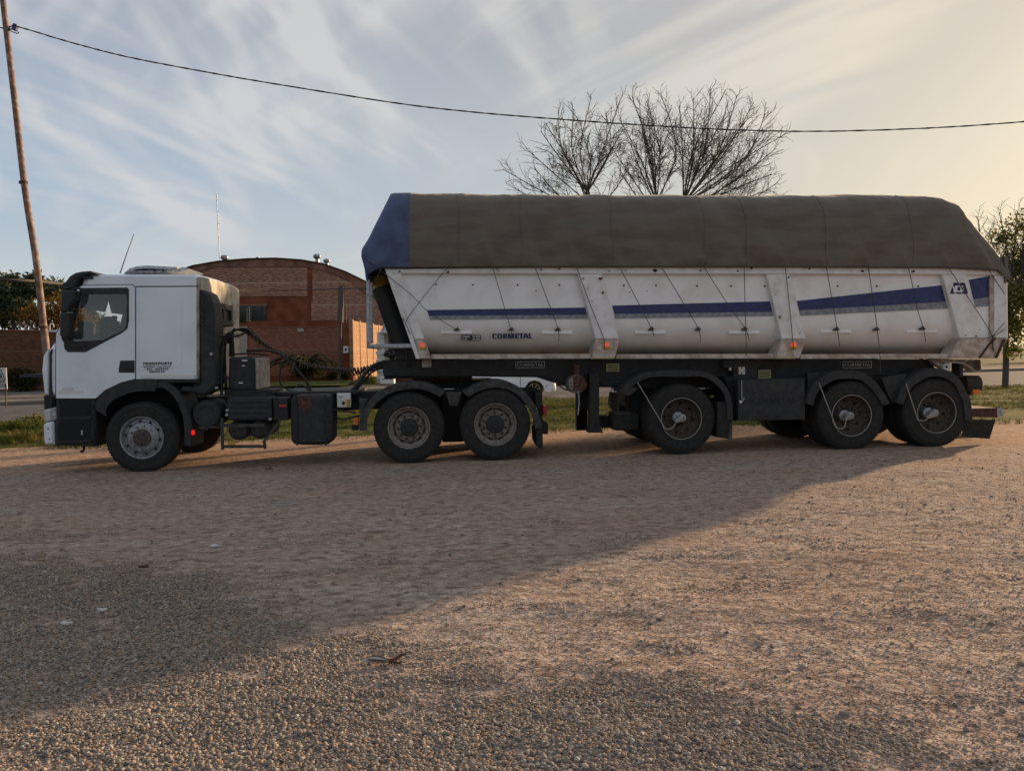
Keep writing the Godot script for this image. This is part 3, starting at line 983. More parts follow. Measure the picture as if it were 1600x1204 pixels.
	plate("rust_patch", [464, 620, 488, 618.5, 487, 632, 481, 641, 477, 646, 474, 641, 466, 637], -.044, .005, M.rust, ft, .001)
	for q in [[495.5, 657, 497.5, 664], [501, 672, 503, 686], [493, 676, 494.5, 690], [466.5, 679, 468.5, 688], [475.5, 650, 477, 668]]:
		block("scratch", q[0], q[1], q[2], q[3], -.0465, .004, M.fender, ft, .001)
	var strap := mb()
	for x in [463.0, 508.0]: box(strap, measure(x, 656, -.04), Vector3(.03, .74, .012))
	obj("tank_strap", strap, M.chassis, ft)
	# lever panel
	var lp := block("lever_panel", 526, 614, 548, 636, -.25, .05, M.label_white, t, .008)
	block("yellow_lever", 541, 623.5, 546.5, 635.5, -.235, .03, M.yellow, lp, .006)
	block("panel_knob", 534, 627, 538.5, 632, -.23, .03, M.soot, lp, .012)
	block("panel_dial", 529.5, 616.5, 534.5, 620.5, -.235, .02, M.chrome, lp, .012)
	block("marker_lamp", 551.5, 653, 560, 664, -.15, .06, M.amber, t, .01)
	block("lamp_bracket", 549, 664, 560, 672, -.18, .06, M.chassis, t)
	# drive axles
	for q in [[639, 723.5, 55.1, .05], [774, 718.5, 55.3, .28]]:
		var w := put_wheel("drive", q[0], q[1], q[2], 0.0, t, q[3], true)
		if q[0] < 700:
			mudguard("drive_mudguard", [562.5, 673, 563.5, 652, 575, 629, 593.5, 611, 617, 600.5, 640, 596.5, 663, 598, 684, 606, 695, 612.6], w[0], .1, .0, .6, M.fender, t)
		else:
			mudguard("drive_mudguard", [724, 612.6, 744.6, 601, 772.6, 594.3, 796, 597.5, 816.7, 610, 833, 629, 843.5, 652, 846.5, 669.5], w[0], .1, .0, .6, M.fender, t)
	plate("guard_bracket", [696, 612.5, 721, 612.5, 715.6, 633.5, 702.8, 633.5], -.01, .04, M.fender, t)
	plate("guard_bracket", [561, 622, 574, 623, 572, 630, 565, 646, 561, 646], -.02, .04, M.fender, t)
	plate("mudflap", [837.7, 669.5, 848, 669.5, 848.3, 702, 843, 701, 838.5, 692], -.02, .6, M.rubber, t, .004)
	block("marker_lamp", 848.5, 633.5, 854.5, 648.5, -.3, .12, M.red, t, .012)
	block("rear_light_bracket", 836, 612, 848, 672, -.4, .3, M.chassis, t)
	plate("rear_bracket", [847, 655, 857, 662, 856, 678, 848, 678], -.5, 1.2, M.chassis, t)
	for k in 12:
		var bolt := mb()
		disc(bolt, measure(432 + k * 11.5, 617.5 if k % 2 else 637, -.77), .015, .02, Basis(), 6)
		obj("frame_bolt", bolt, M.fender, t)
	for q in [[[425, 642, 455, 645, 520, 640, 556, 645], -.3, .014], [[520, 650, 535, 655, 550, 652, 565, 648], -.35, .016], [[340, 625, 352, 630, 356, 640, 352, 650], -.1, .014]]:
		var al := mb()
		line(al, q[0], q[1], q[2], 6, 5)
		obj("air_line", al, M.fender, t)
	# fifth wheel
	block("coupling_plate", 645, 588.5, 738, 593.5, -.75, 1.0, M.rust, t)
	block("coupling_base", 660, 594, 770, 606, -.8, .9, M.dark, t)
	block("suspension", 690, 615, 725, 690, -.55, 1.3, M.dark, t)
	block("axle_housing", 600, 620, 810, 668, -.7, 1.0, M.dark, t)

func inset_scaled(pts: PackedVector3Array, k: float) -> PackedVector3Array:
	var c := Vector3.ZERO
	for p in pts: c += p / pts.size()
	var out := PackedVector3Array()
	for p in pts: out.append(c + (p - c) * k)
	return out

func box_px(st: SurfaceTool, x0: float, y0: float, x1: float, y1: float, z: float, depth: float) -> void:
	var a := measure(x0, y0, z)
	var b := measure(x1, y1, z)
	box(st, Vector3((a.x + b.x) / 2, (a.y + b.y) / 2, z - depth / 2), Vector3(absf(b.x - a.x), absf(a.y - b.y), depth))

# ---------------------------------------------------------------- tipper trailer
func build_trailer() -> void:
	var t := thing("tipper_trailer", "long white half-round tipper trailer with blue side stripes on black chassis", "trailer", base)
	# --- shell of the bin: upright sides that curve in to a rounded floor
	var rows := [[425.5, -.11], [450, -.11], [475, -.11], [492, -.112], [503, -.12], [512, -.137], [521, -.17], [529, -.22], [537, -.29], [543.5, -.38], [549, -.5], [552.5, -.66], [554, -.9], [554, -1.25]]
	var near := mb()
	group_id += 2
	var cols := 60
	var grid: Array = []
	for i in cols + 1:
		var u := float(i) / cols
		var col := PackedVector3Array()
		for k in rows.size():
			var v: float = (rows[k][0] - 425.5) / 128.0
			var xt := lerpf(622, 1484, u)
			var xb := lerpf(664, 1500, u)
			var q := lerpf(xt, xb, minf(v, 1.0))
			var p := measure(q, rows[k][0], rows[k][1])
			p.x = measure(q, 500, -.1).x
			# slight dents in the sheet
			p.z += .004 * sin(p.x * 5.1 + p.y * 7.0) * sin(p.x * 1.7)
			col.append(p)
		grid.append(col)
	for side in 2:
		near.set_smooth_group(group_id + side)
		for i in cols:
			for k in rows.size() - 1:
				var q: Array[Vector3] = [grid[i][k], grid[i + 1][k], grid[i + 1][k + 1], grid[i][k + 1]]
				var vs := [k, k, k + 1, k + 1]
				var order := [0, 1, 2, 0, 2, 3] if side == 0 else [0, 2, 1, 0, 3, 2]
				for o in order:
					var mud := clampf((vs[o] - 4.5) / 6.0, 0, 1) * (0.8 + 0.2 * sin(q[o].x * 3.1))
					near.set_color(Color(1, 1, 1).lerp(Color(.80, .69, .58), mud))
					var w := q[o]
					if side == 1: w.z = -2.5 - w.z
					near.add_vertex(w)
	obj("bin_shell", near, M.bin, t)
	plate("front_wall", [601, 420, 611, 420, 656, 560.5, 650, 560.5], -.02, 2.46, M.bin_frame, t, .006)
	plate("inner_front_wall", [614, 424, 640, 424, 668, 515, 645, 515], -.35, 1.8, M.bin_frame, t)
	plate("top_rail", [606, 419.5, 900, 416.3, 1240, 416, 1480, 417.5, 1572, 422, 1572, 429.5, 1475, 428.6, 1240, 428, 900, 427.6, 612, 427], -.03, .14, M.bin_frame, t, .012)
	var far_rail := mb()
	var fr := outline([606, 419, 1572, 421, 1572, 430, 612, 427], -.03)
	for i in fr.size(): fr[i].z = -2.47
	slab(far_rail, fr, Vector3(0, 0, .14))
	obj("top_rail", far_rail, M.bin_frame, t)
	# --- ribs, each with a lower foot and a side marker lamp
	var ribs := [
		[[611, 427.3, 626, 426.8, 654, 503, 663, 530, 647, 530], [647, 530.4, 663.5, 530.4, 673, 560, 655.5, 560]],
		[[902.7, 427.9, 940.7, 427.9, 967.5, 529.5, 931, 529.5], [931, 529.9, 968, 529.9, 961.5, 559, 925, 559]],
		[[1197.7, 428.2, 1235, 428.2, 1259.5, 529.5, 1222, 529.5], [1222, 529.9, 1260, 529.9, 1249.5, 559.5, 1213, 559.5]],
		[[1473, 428.8, 1510.5, 428.8, 1537, 528, 1500.5, 528], []]]
	for q in ribs:
		plate("rib", q[0], -.025, .2, M.bin_frame, t, .012)
		if q[1].size():
			plate("rib_foot", q[1], -.03, .35, M.bin_low, t, .008)
	for c in [[660, 539.5], [948.6, 538.8], [1241.5, 538.8]]:
		var lamp := block("marker_lamp", c[0] - 4.8, c[1] - 3.6, c[0] + 4.8, c[1] + 3.6, .0, .035, M.amber_lit, t, .03)
		block("lamp_base", c[0] - 5.4, c[1] + 2.6, c[0] + 5.4, c[1] + 5.6, -.004, .03, M.yellow, lamp, .006)
		for k in 3: block("lamp_led", c[0] - 3.2 + k * 2.4, c[1] - 1, c[0] - 1.6 + k * 2.4, c[1] + 1, .004, .01, M.label_white, lamp, .004)
	# --- lower rail in bays
	for q in [[673.5, 924], [963, 1212], [1251, 1484]]:
		plate("lower_rail", [q[0], 553.2, q[1], 552.6, q[1], 560, q[0], 560.6], -.1, .16, M.bin_low, t, .006)
	# --- rear bay
	plate("rear_panel", [1509, 428.5, 1550, 429, 1550, 528, 1530, 528], -.09, .03, M.bin, t)
	plate("rear_post", [1547.8, 429.6, 1554, 429.6, 1554, 528, 1547.8, 528], -.05, .06, M.bin_low, t)
	plate("rear_corner_plate", [1554.4, 429.8, 1571, 429.8, 1571, 527.8, 1554.4, 527.8], -.03, .3, M.bin_frame, t, .008)
	plate("tailgate", [1562, 424, 1574.5, 421, 1576, 528, 1562, 528], -.06, 2.38, M.bin_frame, t, .01)
	plate("rear_skirt", [1500, 528.5, 1576, 528.5, 1557.5, 559.5, 1485.5, 559.5], -.035, .3, M.bin_low, t, .008)
	plate("tail_floor", [1484, 540, 1560, 540, 1556, 559, 1484, 559], -.35, 1.8, M.bin_low, t)
	var rods := mb()
	line(rods, [1556, 528, 1546, 538, 1531, 559], -.02, .016)
	line(rods, [1570, 530, 1557, 559], -.02, .02)
	line(rods, [1551, 523, 1551.5, 540, 1553, 549], -.012, .007)
	obj("tailgate_rod", rods, M.rust, t)
	# --- stripes
	for q in [[[667.4, 484.2, 914.5, 480.2, 917, 491.4, 670.2, 493.2], [670.2, 493.4, 917, 491.6, 918.6, 497.4, 671.8, 498.8]],
		[[956.5, 477.2, 1203.2, 470.6, 1207, 486.6, 960, 490.2], [960, 490.4, 1207, 486.8, 1208.6, 493.3, 961.2, 497.4]],
		[[1245.7, 470, 1471.8, 445.4, 1478.5, 471.2, 1249, 484.7], [1249, 484.9, 1478.5, 471.4, 1481.5, 481.6, 1251.6, 493]]]:
		plate("blue_stripe", q[0], -.1, .004, M.blue, t, .0)
		plate("grey_stripe", q[1], -.1, .004, M.grey_stripe, t, .0)
	plate("blue_stripe", [1514.5, 437, 1547.5, 431, 1547.5, 463, 1521.6, 467.6], -.084, .004, M.blue, t, 0.0)
	plate("grey_stripe", [1521.7, 467.9, 1547.5, 463.3, 1547, 478, 1524.7, 479.6], -.084, .004, M.grey_stripe, t, 0.0)
	# --- emblem: a broad letter shape in a sloping block
	var emblem := Node3D.new()
	emblem.name = "emblem"
	t.add_child(emblem)
	for q in [[1490.3, 441.4, 1497.6, 441.4, 1498.4, 444, 1500.3, 444, 1500.8, 441.4, 1507.8, 441.4, 1509.8, 446.3, 1505, 446.3, 1493, 445.6, 1491.8, 449.6, 1490, 446],
		[1488.6, 447.6, 1490.4, 452.2, 1489.8, 455.8, 1492, 456.2, 1492, 458.8, 1484.9, 458.8],
		[1494.1, 456.4, 1502.8, 456.4, 1502.8, 458.8, 1494.1, 458.8],
		[1497, 448, 1500.8, 448, 1501.2, 451, 1500.6, 453.6, 1496.4, 453.6],
		[1505.4, 446.6, 1509.9, 446.6, 1513.2, 458.8, 1504, 458.8, 1504.3, 455.4, 1507.8, 456, 1506.2, 450.6, 1502.2, 450.4, 1502.6, 449.4, 1506, 449.2]]:
		var es := mb()
		slab(es, outline(q, -.021), Vector3(0, 0, -.003))
		obj("emblem_stroke", es, M.ink, emblem)
	# --- maker's name, data plate, tie plates and tie hooks
	for k in 3: text("maker_name", "CORMETAL", 768.8 + k * .5, 830.9 + k * .5, 520.4 + k * .1, 529.0 + k * .1, -.135 + k * .001, M.ink, t)
	var dp := plate("data_plate", [721, 523, 751.3, 523, 751.3, 531.8, 721, 531.8], -.14, .02, M.black_ink, t, .001)
	text("data_lettering", "TARA", 722.5, 734, 524, 526.9, -.137, M.label_white, dp)
	text("data_lettering", "10.600", 738, 750, 524, 526.9, -.137, M.label_white, dp)
	text("data_lettering", "C.M.", 722.5, 731, 528.2, 531, -.137, M.label_white, dp)
	text("data_lettering", "29.000", 738, 750, 528.2, 531, -.137, M.label_white, dp)
	for x in [689.0, 846.0, 992.0, 1139.0, 1283.0, 1417.0]:
		var y := 516.5 if x < 1200 else 515.0
		plate("tie_plate", [x, y, x + 48, y, x + 48, y + 5, x, y + 5], -.142, .02, M.bin, t, .004)
	for c in [[714, 514], [799, 514], [872, 514], [1018.7, 513.4], [1091.6, 513.8], [1165, 513.2], [1308.5, 514], [1371, 514], [1443, 512.8]]:
		plate("tie_hook", [c[0] - 5, c[1] + 1, c[0] - 1, c[1] - 1.5, c[0] + 1, c[1] - 3.5, c[0] + 3, c[1], c[0] + 5, c[1] + 1, c[0] + 1, c[1] + 2.6, c[0] - 3, c[1] + 2.4], -.09, .06, M.rope, t, .004)
	for c in [[681, 444], [739, 444.6], [809, 445], [874, 445], [975, 445.5], [1025.5, 445.5], [1089.7, 446.3], [1143, 446.7], [1195.6, 446.7], [1309.5, 446.7], [1371, 446.7], [1435.7, 446.7]]:
		block("drain_bolt", c[0] - 1.3, c[1] - 1.3, c[0] + 1.3, c[1] + 1.3, -.098, .02, M.soot, t, .008)
	# chipped places on the rail and ribs
	var r := RandomNumberGenerator.new()
	r.seed = 5
	for c in [[939, 435, 3.2], [942, 457, 2.6], [942.5, 479, 1.6], [943, 500, 1.6], [1024, 422, 4], [776, 420, 1.6], [846, 421, 2], [874, 420, 1.8], [1175, 419, 2.2], [1265, 420, 1.6], [1348, 423, 2.6], [1428, 424, 2.4], [1233, 433, 2], [911, 435, 1.8], [952, 423, 1.6], [1095, 422.6, 1.8], [1153, 423, 1.6], [624, 424, 2], [700, 425, 2.4], [1526, 525, 1.6], [1510, 524, 1.4], [925, 470, 1.2], [1212, 460, 1.1], [1250, 520, 1.3], [984, 456, 1.2], [838, 454, 1.4], [1011, 454, 1.2], [680, 452, 1.1]]:
		var ch := PackedVector3Array()
		var on_panel: bool = (c[1] > 450 and c[0] != 942 and c[0] != 925 and c[0] != 1212)
		for k in 8:
			var a := -TAU * k / 8
			var rr: float = c[2] * r.randf_range(.45, 1.15)
			ch.append(measure(c[0] + cos(a) * rr * 1.2, c[1] + sin(a) * rr * .8, -.106 if on_panel and c[1] < 512 else -.0215))
		var cs := mb()
		slab(cs, ch, Vector3(0, 0, -.004))
		obj("rust_chip", cs, M.rust, t)
	# --- front: lift ram, tarpaulin frame, hoses
	var ram := mb()
	tube(ram, PackedVector3Array([measure(596, 448, -.95), measure(630, 545, -.95)]), .155, .155, 28)
	tube(ram, PackedVector3Array([measure(630, 545, -.95), measure(634, 562, -.95)]), .12, .12, 24)
	obj("lift_ram", ram, M.soot, t)
	var cap := mb()
	tube(cap, PackedVector3Array([measure(590, 432, -.95), measure(596.6, 450, -.95)]), .12, .15, 28)
	obj("ram_collar", cap, M.yellow, t)
	for z in [-.1, -2.4]:
		var fp := mb()
		line(fp, [575, 437, 575.5, 533, 578, 539, 584, 540.5], z, .028, 10, 3)
		obj("frame_post", fp, M.pipe_grey, t)
	var fp2 := mb()
	line(fp2, [580.5, 440, 580.5, 536], -.35, .02, 8)
	line(fp2, [579, 470, 576, 470], -.2, .02)
	line(fp2, [579, 515, 576, 515], -.2, .02)
	obj("frame_post", fp2, M.pipe_grey, t)
	plate("frame_beam", [573, 540, 580, 537.5, 643, 536.6, 645, 543.6, 576, 543.6], -.08, .1, M.pipe_grey, t, .01)
	var rs := mb()
	bar(rs, measure(576, 541, -.1), measure(576, 541, -.1) + Vector3(0, 0, -2.3), .06, .06)
	obj("frame_beam", rs, M.pipe_grey, t)
	var fh := mb()
	line(fh, [600, 556, 604, 550, 614, 546, 626, 545.5, 634, 550, 636, 562], -.4, .02, 8, 5)
	line(fh, [602, 553, 612, 556, 622, 551, 640, 550], -.8, .035, 8, 4)
	obj("front_hose", fh, M.hose_dark, t)
	plate("ram_foot", [618, 546, 648, 546, 655, 562, 618, 562], -.45, 1.1, M.soot, t)
	# --- chassis beams with the gooseneck
	var beam := [597, 562.5, 735, 561.6, 1100, 561, 1452, 561, 1467, 582, 1467, 604, 1100, 606, 890, 604.5, 866, 596.5, 842, 589.3, 735, 588, 599, 588]
	plate("chassis_beam", beam, -.45, .1, M.chassis, t, .01)
	var fb := mb()
	var pts := outline(beam, -.45)
	for i in pts.size(): pts[i].z = -1.95
	slab(fb, pts, Vector3(0, 0, -.1))
	obj("chassis_beam", fb, M.chassis, t)
	for x in [605, 700, 860, 990, 1140, 1250, 1400]:
		var cm := mb()
		var p := measure(x, 575, -.5)
		box(cm, Vector3(p.x, p.y, -1.22), Vector3(.14, .16, 1.42))
		obj("cross_member", cm, M.chassis, t)
	block("kingpin_plate", 600, 585, 735, 590, -.5, 1.5, M.chassis, t)
	for q in [[626.5, 573]]:
		var hl := mb()
		disc(hl, measure(639.5, 571.5, -.444), .038, .006, Basis(), 20)
		obj("beam_hole", hl, M.dark, t)
	block("beam_block", 659, 561.5, 674, 574, -.4, .06, M.beige, t)
	for q in [[805.5, 851.5, 564.6, 574.6], [1317.5, 1362.5, 564.6, 574.8]]:
		var pl := block("name_plate", q[0], q[2], q[1], q[3], -.435, .012, M.pipe_grey, t, .003)
		block("plate_field", q[0] + .9, q[2] + .9, q[1] - .9, q[3] - .9, -.431, .012, M.chassis, pl, .003)
		text("plate_lettering", "CORMETAL", q[0] + 2.2, q[1] - 2.2, q[2] + 2.4, q[3] - 2.4, -.43, M.pipe_grey, pl, false)
	for q in [[947.5, 568, 968, 580], [1185, 578, 1205, 592]]:
		var lb := block("warning_label", q[0], q[1], q[2], q[3], -.43, .01, M.label, t, .003)
		for k in 3: block("label_line", q[0] + 2, q[1] + 2.5 + k * 3.4, q[2] - 2, q[1] + 3.6 + k * 3.4, -.4265, .005, M.black_ink, lb, .001)
	for k in 22:
		var bolt := mb()
		disc(bolt, measure(612 + k * 14.0, 565.5 if k % 2 else 583.5, -.438), .014, .02, Basis(), 6)
		obj("beam_bolt", bolt, M.fender, t)
	for q in [[[940, 598, 1000, 596, 1060, 597, 1130, 594], -.42, .012], [[940, 601, 1010, 600, 1090, 600, 1140, 598], -.41, .01], [[1260, 586, 1330, 584, 1400, 585, 1450, 583], -.43, .011], [[745, 584, 800, 585.5, 850, 586, 890, 598], -.43, .011]]:
		var al := mb()
		line(al, q[0], q[1], q[2], 6, 5)
		obj("air_line", al, M.fender, t)
	for q in [[1035, 640, -.6], [1300, 636, -.6], [1432, 632, -.6]]:
		var bc := mb()
		tube(bc, PackedVector3Array([measure(q[0] - 12, q[1], q[2]), measure(q[0] + 10, q[1], q[2])]), .1, .1, 18)
		obj("brake_chamber", bc, M.chassis, t)
	# --- landing legs with their gear case
	var leg := mb()
	slab(leg, outline([921, 582, 936.5, 582, 936.5, 660, 921, 660], -.3), Vector3(0, 0, -.14), .01)
	slab(leg, outline([923.5, 657, 935, 657, 943, 676, 919.5, 676], -.27), Vector3(0, 0, -.2), .008)
	obj("landing_leg", leg, M.chassis, t)
	var eye := mb()
	disc(eye, measure(930.4, 663.6, -.26), .022, .012, Basis(), 14)
	obj("foot_pin", eye, M.dark, t)
	for q in [[901, 612, 918, 672, -2.0, .14], [905, 590, 922, 640, -.75, .2]]:
		block("landing_leg", q[0], q[1], q[2], q[3], q[4], q[5], M.dark, t)
	var gc := mb()
	lathe(gc, [Vector2(0, 0), Vector2(.1, -.005), Vector2(.135, -.025), Vector2(.145, -.06), Vector2(.145, -.3), Vector2(0, -.3)], measure(902, 600, -.2), Basis(), 36)
	var gear := obj("gear_case", gc, M.rim_steel, t)
	plate("gear_cover", [896, 587.5, 908, 586.5, 914, 592, 917.5, 601, 915, 609, 896, 609.5], -.19, .02, M.rust, gear, .004)
	block("crank_bracket", 897, 569, 906, 588, -.25, .08, M.rust, gear)
	var crank := mb()
	line(crank, [904, 612, 905, 630, 903, 648], -.18, .01, 6)
	obj("crank_handle", crank, M.pipe_grey, gear)
	var ah := mb()
	line(ah, [866, 596, 876, 604, 886, 609, 898, 606, 915, 604], -.4, .012, 6, 4)
	line(ah, [862, 594, 874, 600, 888, 603], -.36, .01, 6, 4)
	obj("air_hose", ah, M.hose_dark, t)
	# --- first axle gear, cables and springs
	block("cable_bundle", 958, 611, 966, 640, -.5, .2, M.rust, t, .03)
	var lp := mb()
	for k in 4: line(lp, [953 + k, 612, 951 + k * 2, 630, 957 + k, 640, 965 - k, 634, 961, 612], -.45 - .02 * k, .008, 6, 4)
	obj("cable_loop", lp, M.hose_dark, t)
	block("cable_tag", 956, 607, 964, 613, -.44, .02, M.label_white, t, .004)
	block("spring_hanger", 940, 650, 952, 668, -.6, .2, M.dark, t)
	block("air_bellows", 958, 646, 1000, 672, -.35, .35, M.rubber, t, .05)
	block("bellows_plate", 959, 644.5, 985, 648, -.33, .37, M.fender, t)
	block("suspension_arm", 984, 600, 1012, 680, -.55, .3, M.dark, t, .03)
	block("running_gear", 1000, 608, 1130, 640, -.55, 1.3, M.dark, t)
	block("running_gear", 1270, 606, 1500, 640, -.6, 1.3, M.dark, t)
	block("bright_clip", 1095, 605.5, 1102, 608, -.3, .02, M.label_white, t, .004)
	block("bright_clip", 1110, 617.5, 1116, 621, -.3, .02, M.label, t, .004)
	var wheels: Array = []
	for q in [[1065, 708.5, 54.6, -.02], [1331, 703.5, 54.4, -.02], [1464, 698.5, 53.8, -.02]]:
		wheels.append(put_wheel("trailer", q[0], q[1], q[2], q[3], t, q[0] * .37, true))
	mudguard("mudguard", [969.5, 612, 973, 606, 985, 595, 1003, 585, 1021, 581, 1060, 579.6, 1097, 580, 1112, 585, 1125, 594, 1136, 606, 1143, 624, 1145.5, 655], wheels[0][0], .085, .02, .62, M.plastic, t)
	plate("mudguard_bracket", [969, 614, 982, 605, 998, 606, 985, 617, 970, 617], -.02, .1, M.fender, t)
	plate("mudflap", [1122, 628, 1145, 628, 1144, 686.5, 1121, 683], .0, .6, M.rubber, t, .004)
	plate("flap_edge", [1140.5, 662, 1145, 660, 1144.2, 687, 1137.5, 686.5], .012, .01, M.fender, t, .002)
	mudguard("mudguard", [1260, 630, 1266, 610, 1278, 595.5, 1300, 582.5, 1322, 579.6, 1345, 581, 1363, 591.5, 1378, 608, 1391, 630], wheels[1][0], .12, .01, .62, M.plastic, t)
	mudguard("mudguard", [1401, 629, 1410, 607, 1424, 591, 1446, 578.5, 1462, 576, 1478, 578, 1497.5, 589, 1510, 610.5, 1517.5, 628, 1520, 660], wheels[2][0], .12, .01, .62, M.plastic, t)
	plate("guard_infill", [1378, 590, 1418, 584, 1408, 610, 1396, 632, 1386, 612], -.1, .1, M.plastic, t)
	plate("chassis_skirt", [1262, 583, 1300, 580, 1290, 590, 1262, 606], -.1, .06, M.chassis, t)
	# tyre inflation lines from hub to mudguard
	for q in [[[996, 597, 1034, 660, 1037, 666, 1043, 670, 1051, 668, 1057, 658], [1066.5, 653], [1060, 652]],
		[[1280, 598.5, 1304, 660, 1308, 667, 1314, 669.5, 1320, 666, 1323, 655], [1329, 649.5], [1320, 649]],
		[[1416, 599, 1433, 651, 1436, 656, 1446, 656.5, 1451, 652], [1461.5, 645.5], [1451, 645]]]:
		var ls := mb()
		var lpts: Array = []
		for i in range(0, q[0].size(), 2): lpts.append(measure(q[0][i], q[0][i + 1], .035))
		tube(ls, smooth_path(lpts, 5), .008, .008, 6)
		var hose := obj("inflation_line", ls, M.hose_pale, t)
		var n: int = q[0].size()
		var e0 := measure(q[0][n - 2] - 2, q[0][n - 1] + 1, .035)
		var e1 := measure(q[1][0], q[1][1], .045)
		var un := mb()
		tube(un, PackedVector3Array([e0, e0.lerp(e1, .45), e1]), .016, .062, 14)
		lathe(un, [Vector2(0, .03), Vector2(.035, .028), Vector2(.06, .005), Vector2(.062, -.03), Vector2(.05, -.05), Vector2(.05, -.14), Vector2(0, -.14)], e1, Basis(), 20)
		obj("rotary_union", un, M.hose_pale, hose)
		var nut := mb()
		disc(nut, e1 + Vector3(0, 0, .034), .02, .02, Basis(), 6)
		obj("union_bolt", nut, M.soot, hose)
		var hubcap := mb()
		var hc := measure(q[2][0], q[2][1], -.08)
		lathe(hubcap, [Vector2(0, .02), Vector2(.05, .018), Vector2(.085, 0), Vector2(.09, -.03), Vector2(.09, -.2), Vector2(0, -.2)], hc, Basis(), 24)
		obj("hub_cap", hubcap, M.rim_alloy, t)
	# --- tool box, valves
	var tb := plate("tool_box", [1153, 593.5, 1258, 591, 1258.5, 655.5, 1153.5, 657], -.04, .5, M.plastic, t, .008)
	plate("tool_box_lid", [1160, 596.5, 1251, 594.5, 1251, 651, 1160, 652.5], -.034, .02, M.plastic, tb, .006)
	text("pressed_lettering", "CORMETAL", 1176, 1244, 620.5, 630.5, -.032, M.chassis, tb, true)
	var lk := mb()
	line(lk, [1159, 594, 1159.5, 623], -.02, .008)
	line(lk, [1155, 626, 1159, 628, 1163, 622], -.015, .012)
	obj("tool_box_latch", lk, M.hose_pale, tb)
	block("latch_knob", 1156, 625.5, 1160, 630, .0, .02, M.label_white, tb, .015)
	block("valve_box", 1131, 562, 1146, 575, -.3, .15, M.plastic, t)
	block("valve_box", 1146, 562, 1171, 592, -.32, .15, M.plastic, t)
	block("valve_box", 1166, 565, 1184, 592, -.36, .1, M.plastic, t)
	for q in [[1155, 573, 1158.5, 585], [1160.5, 573, 1164.5, 585], [1155, 577, 1164.5, 581], [1140, 574, 1143.5, 578.5]]:
		block("valve_knob", q[0], q[1], q[2], q[3], -.28, .04, M.label_white, t, .01)
	block("red_valve_knob", 1152.3, 577, 1155, 581, -.28, .04, M.red, t, .008)
	plate("liner_panel", [1131, 588, 1152, 588, 1152, 657, 1148, 657, 1140, 610], -.2, .3, M.dark, t)
	# --- tail: hinge gear, lamps, under-run bar, flap
	plate("hinge_bracket", [1452, 558, 1462, 560, 1489, 561, 1478, 578, 1462, 570], -.3, .1, M.bin_low, t)
	var hg := mb()
	disc(hg, measure(1480.5, 573, -.24), .07, .06, Basis(), 24)
	obj("hinge_disc", hg, M.bin_frame, t)
	var hp := mb()
	disc(hp, measure(1480, 573, -.232), .018, .02, Basis(), 12)
	obj("hinge_pin", hp, M.dark, t)
	plate("hinge_arm", [1466, 561.5, 1534, 561.5, 1536, 575, 1532, 581, 1524, 580, 1514, 572, 1500, 566, 1466, 564], -.25, .2, M.bin_low, t, .02)
	var hr := mb()
	line(hr, [1470, 563, 1502, 567, 1510, 563, 1520, 562], -.2, .014, 6, 3)
	obj("hinge_rod", hr, M.pipe_grey, t)
	plate("tail_bracket", [1500, 565, 1506, 565, 1506, 590, 1500, 590], -.3, .2, M.soot, t)
	var te := mb()
	tube(te, PackedVector3Array([measure(1503, 600, -.35), measure(1526, 600, -.35)]), .15, .15, 28)
	tube(te, PackedVector3Array([measure(1526, 600, -.35), measure(1529, 600, -.35)]), .15, .09, 28)
	obj("tail_air_tank", te, M.chassis, t)
	block("marker_lamp", 1521, 608.5, 1533, 615.5, -.2, .1, M.amber, t, .015)
	block("lamp_bracket", 1516, 604, 1522, 617, -.22, .12, M.chassis, t)
	var ub := plate("underrun_bar", [1518, 638, 1558, 637, 1569, 638.5, 1569, 650, 1559, 652, 1518, 651], -.3, 1.9, M.rust, t, .01)
	plate("bar_end", [1559, 637.2, 1569.5, 638.7, 1569.5, 650, 1559, 651.8], -.295, .05, M.pipe_grey, ub)
	plate("mudflap", [1509, 655, 1556.5, 655.5, 1547, 685.5, 1503, 682], -.25, .012, M.rubber, t, .002)
	plate("mudflap", [1509, 655, 1556.5, 655.5, 1547, 685.5, 1503, 682], -1.6, .012, M.rubber, t, .002)

# ---------------------------------------------------------------- tarpaulin
func piece(a: Array, x: float) -> float:
	if x <= a[0]: return a[1]
	for i in range(0, a.size() - 2, 2):
		if x <= a[i + 2]: return lerpf(a[i + 1], a[i + 3], (x - a[i]) / (a[i + 2] - a[i]))
	return a[a.size() - 1]

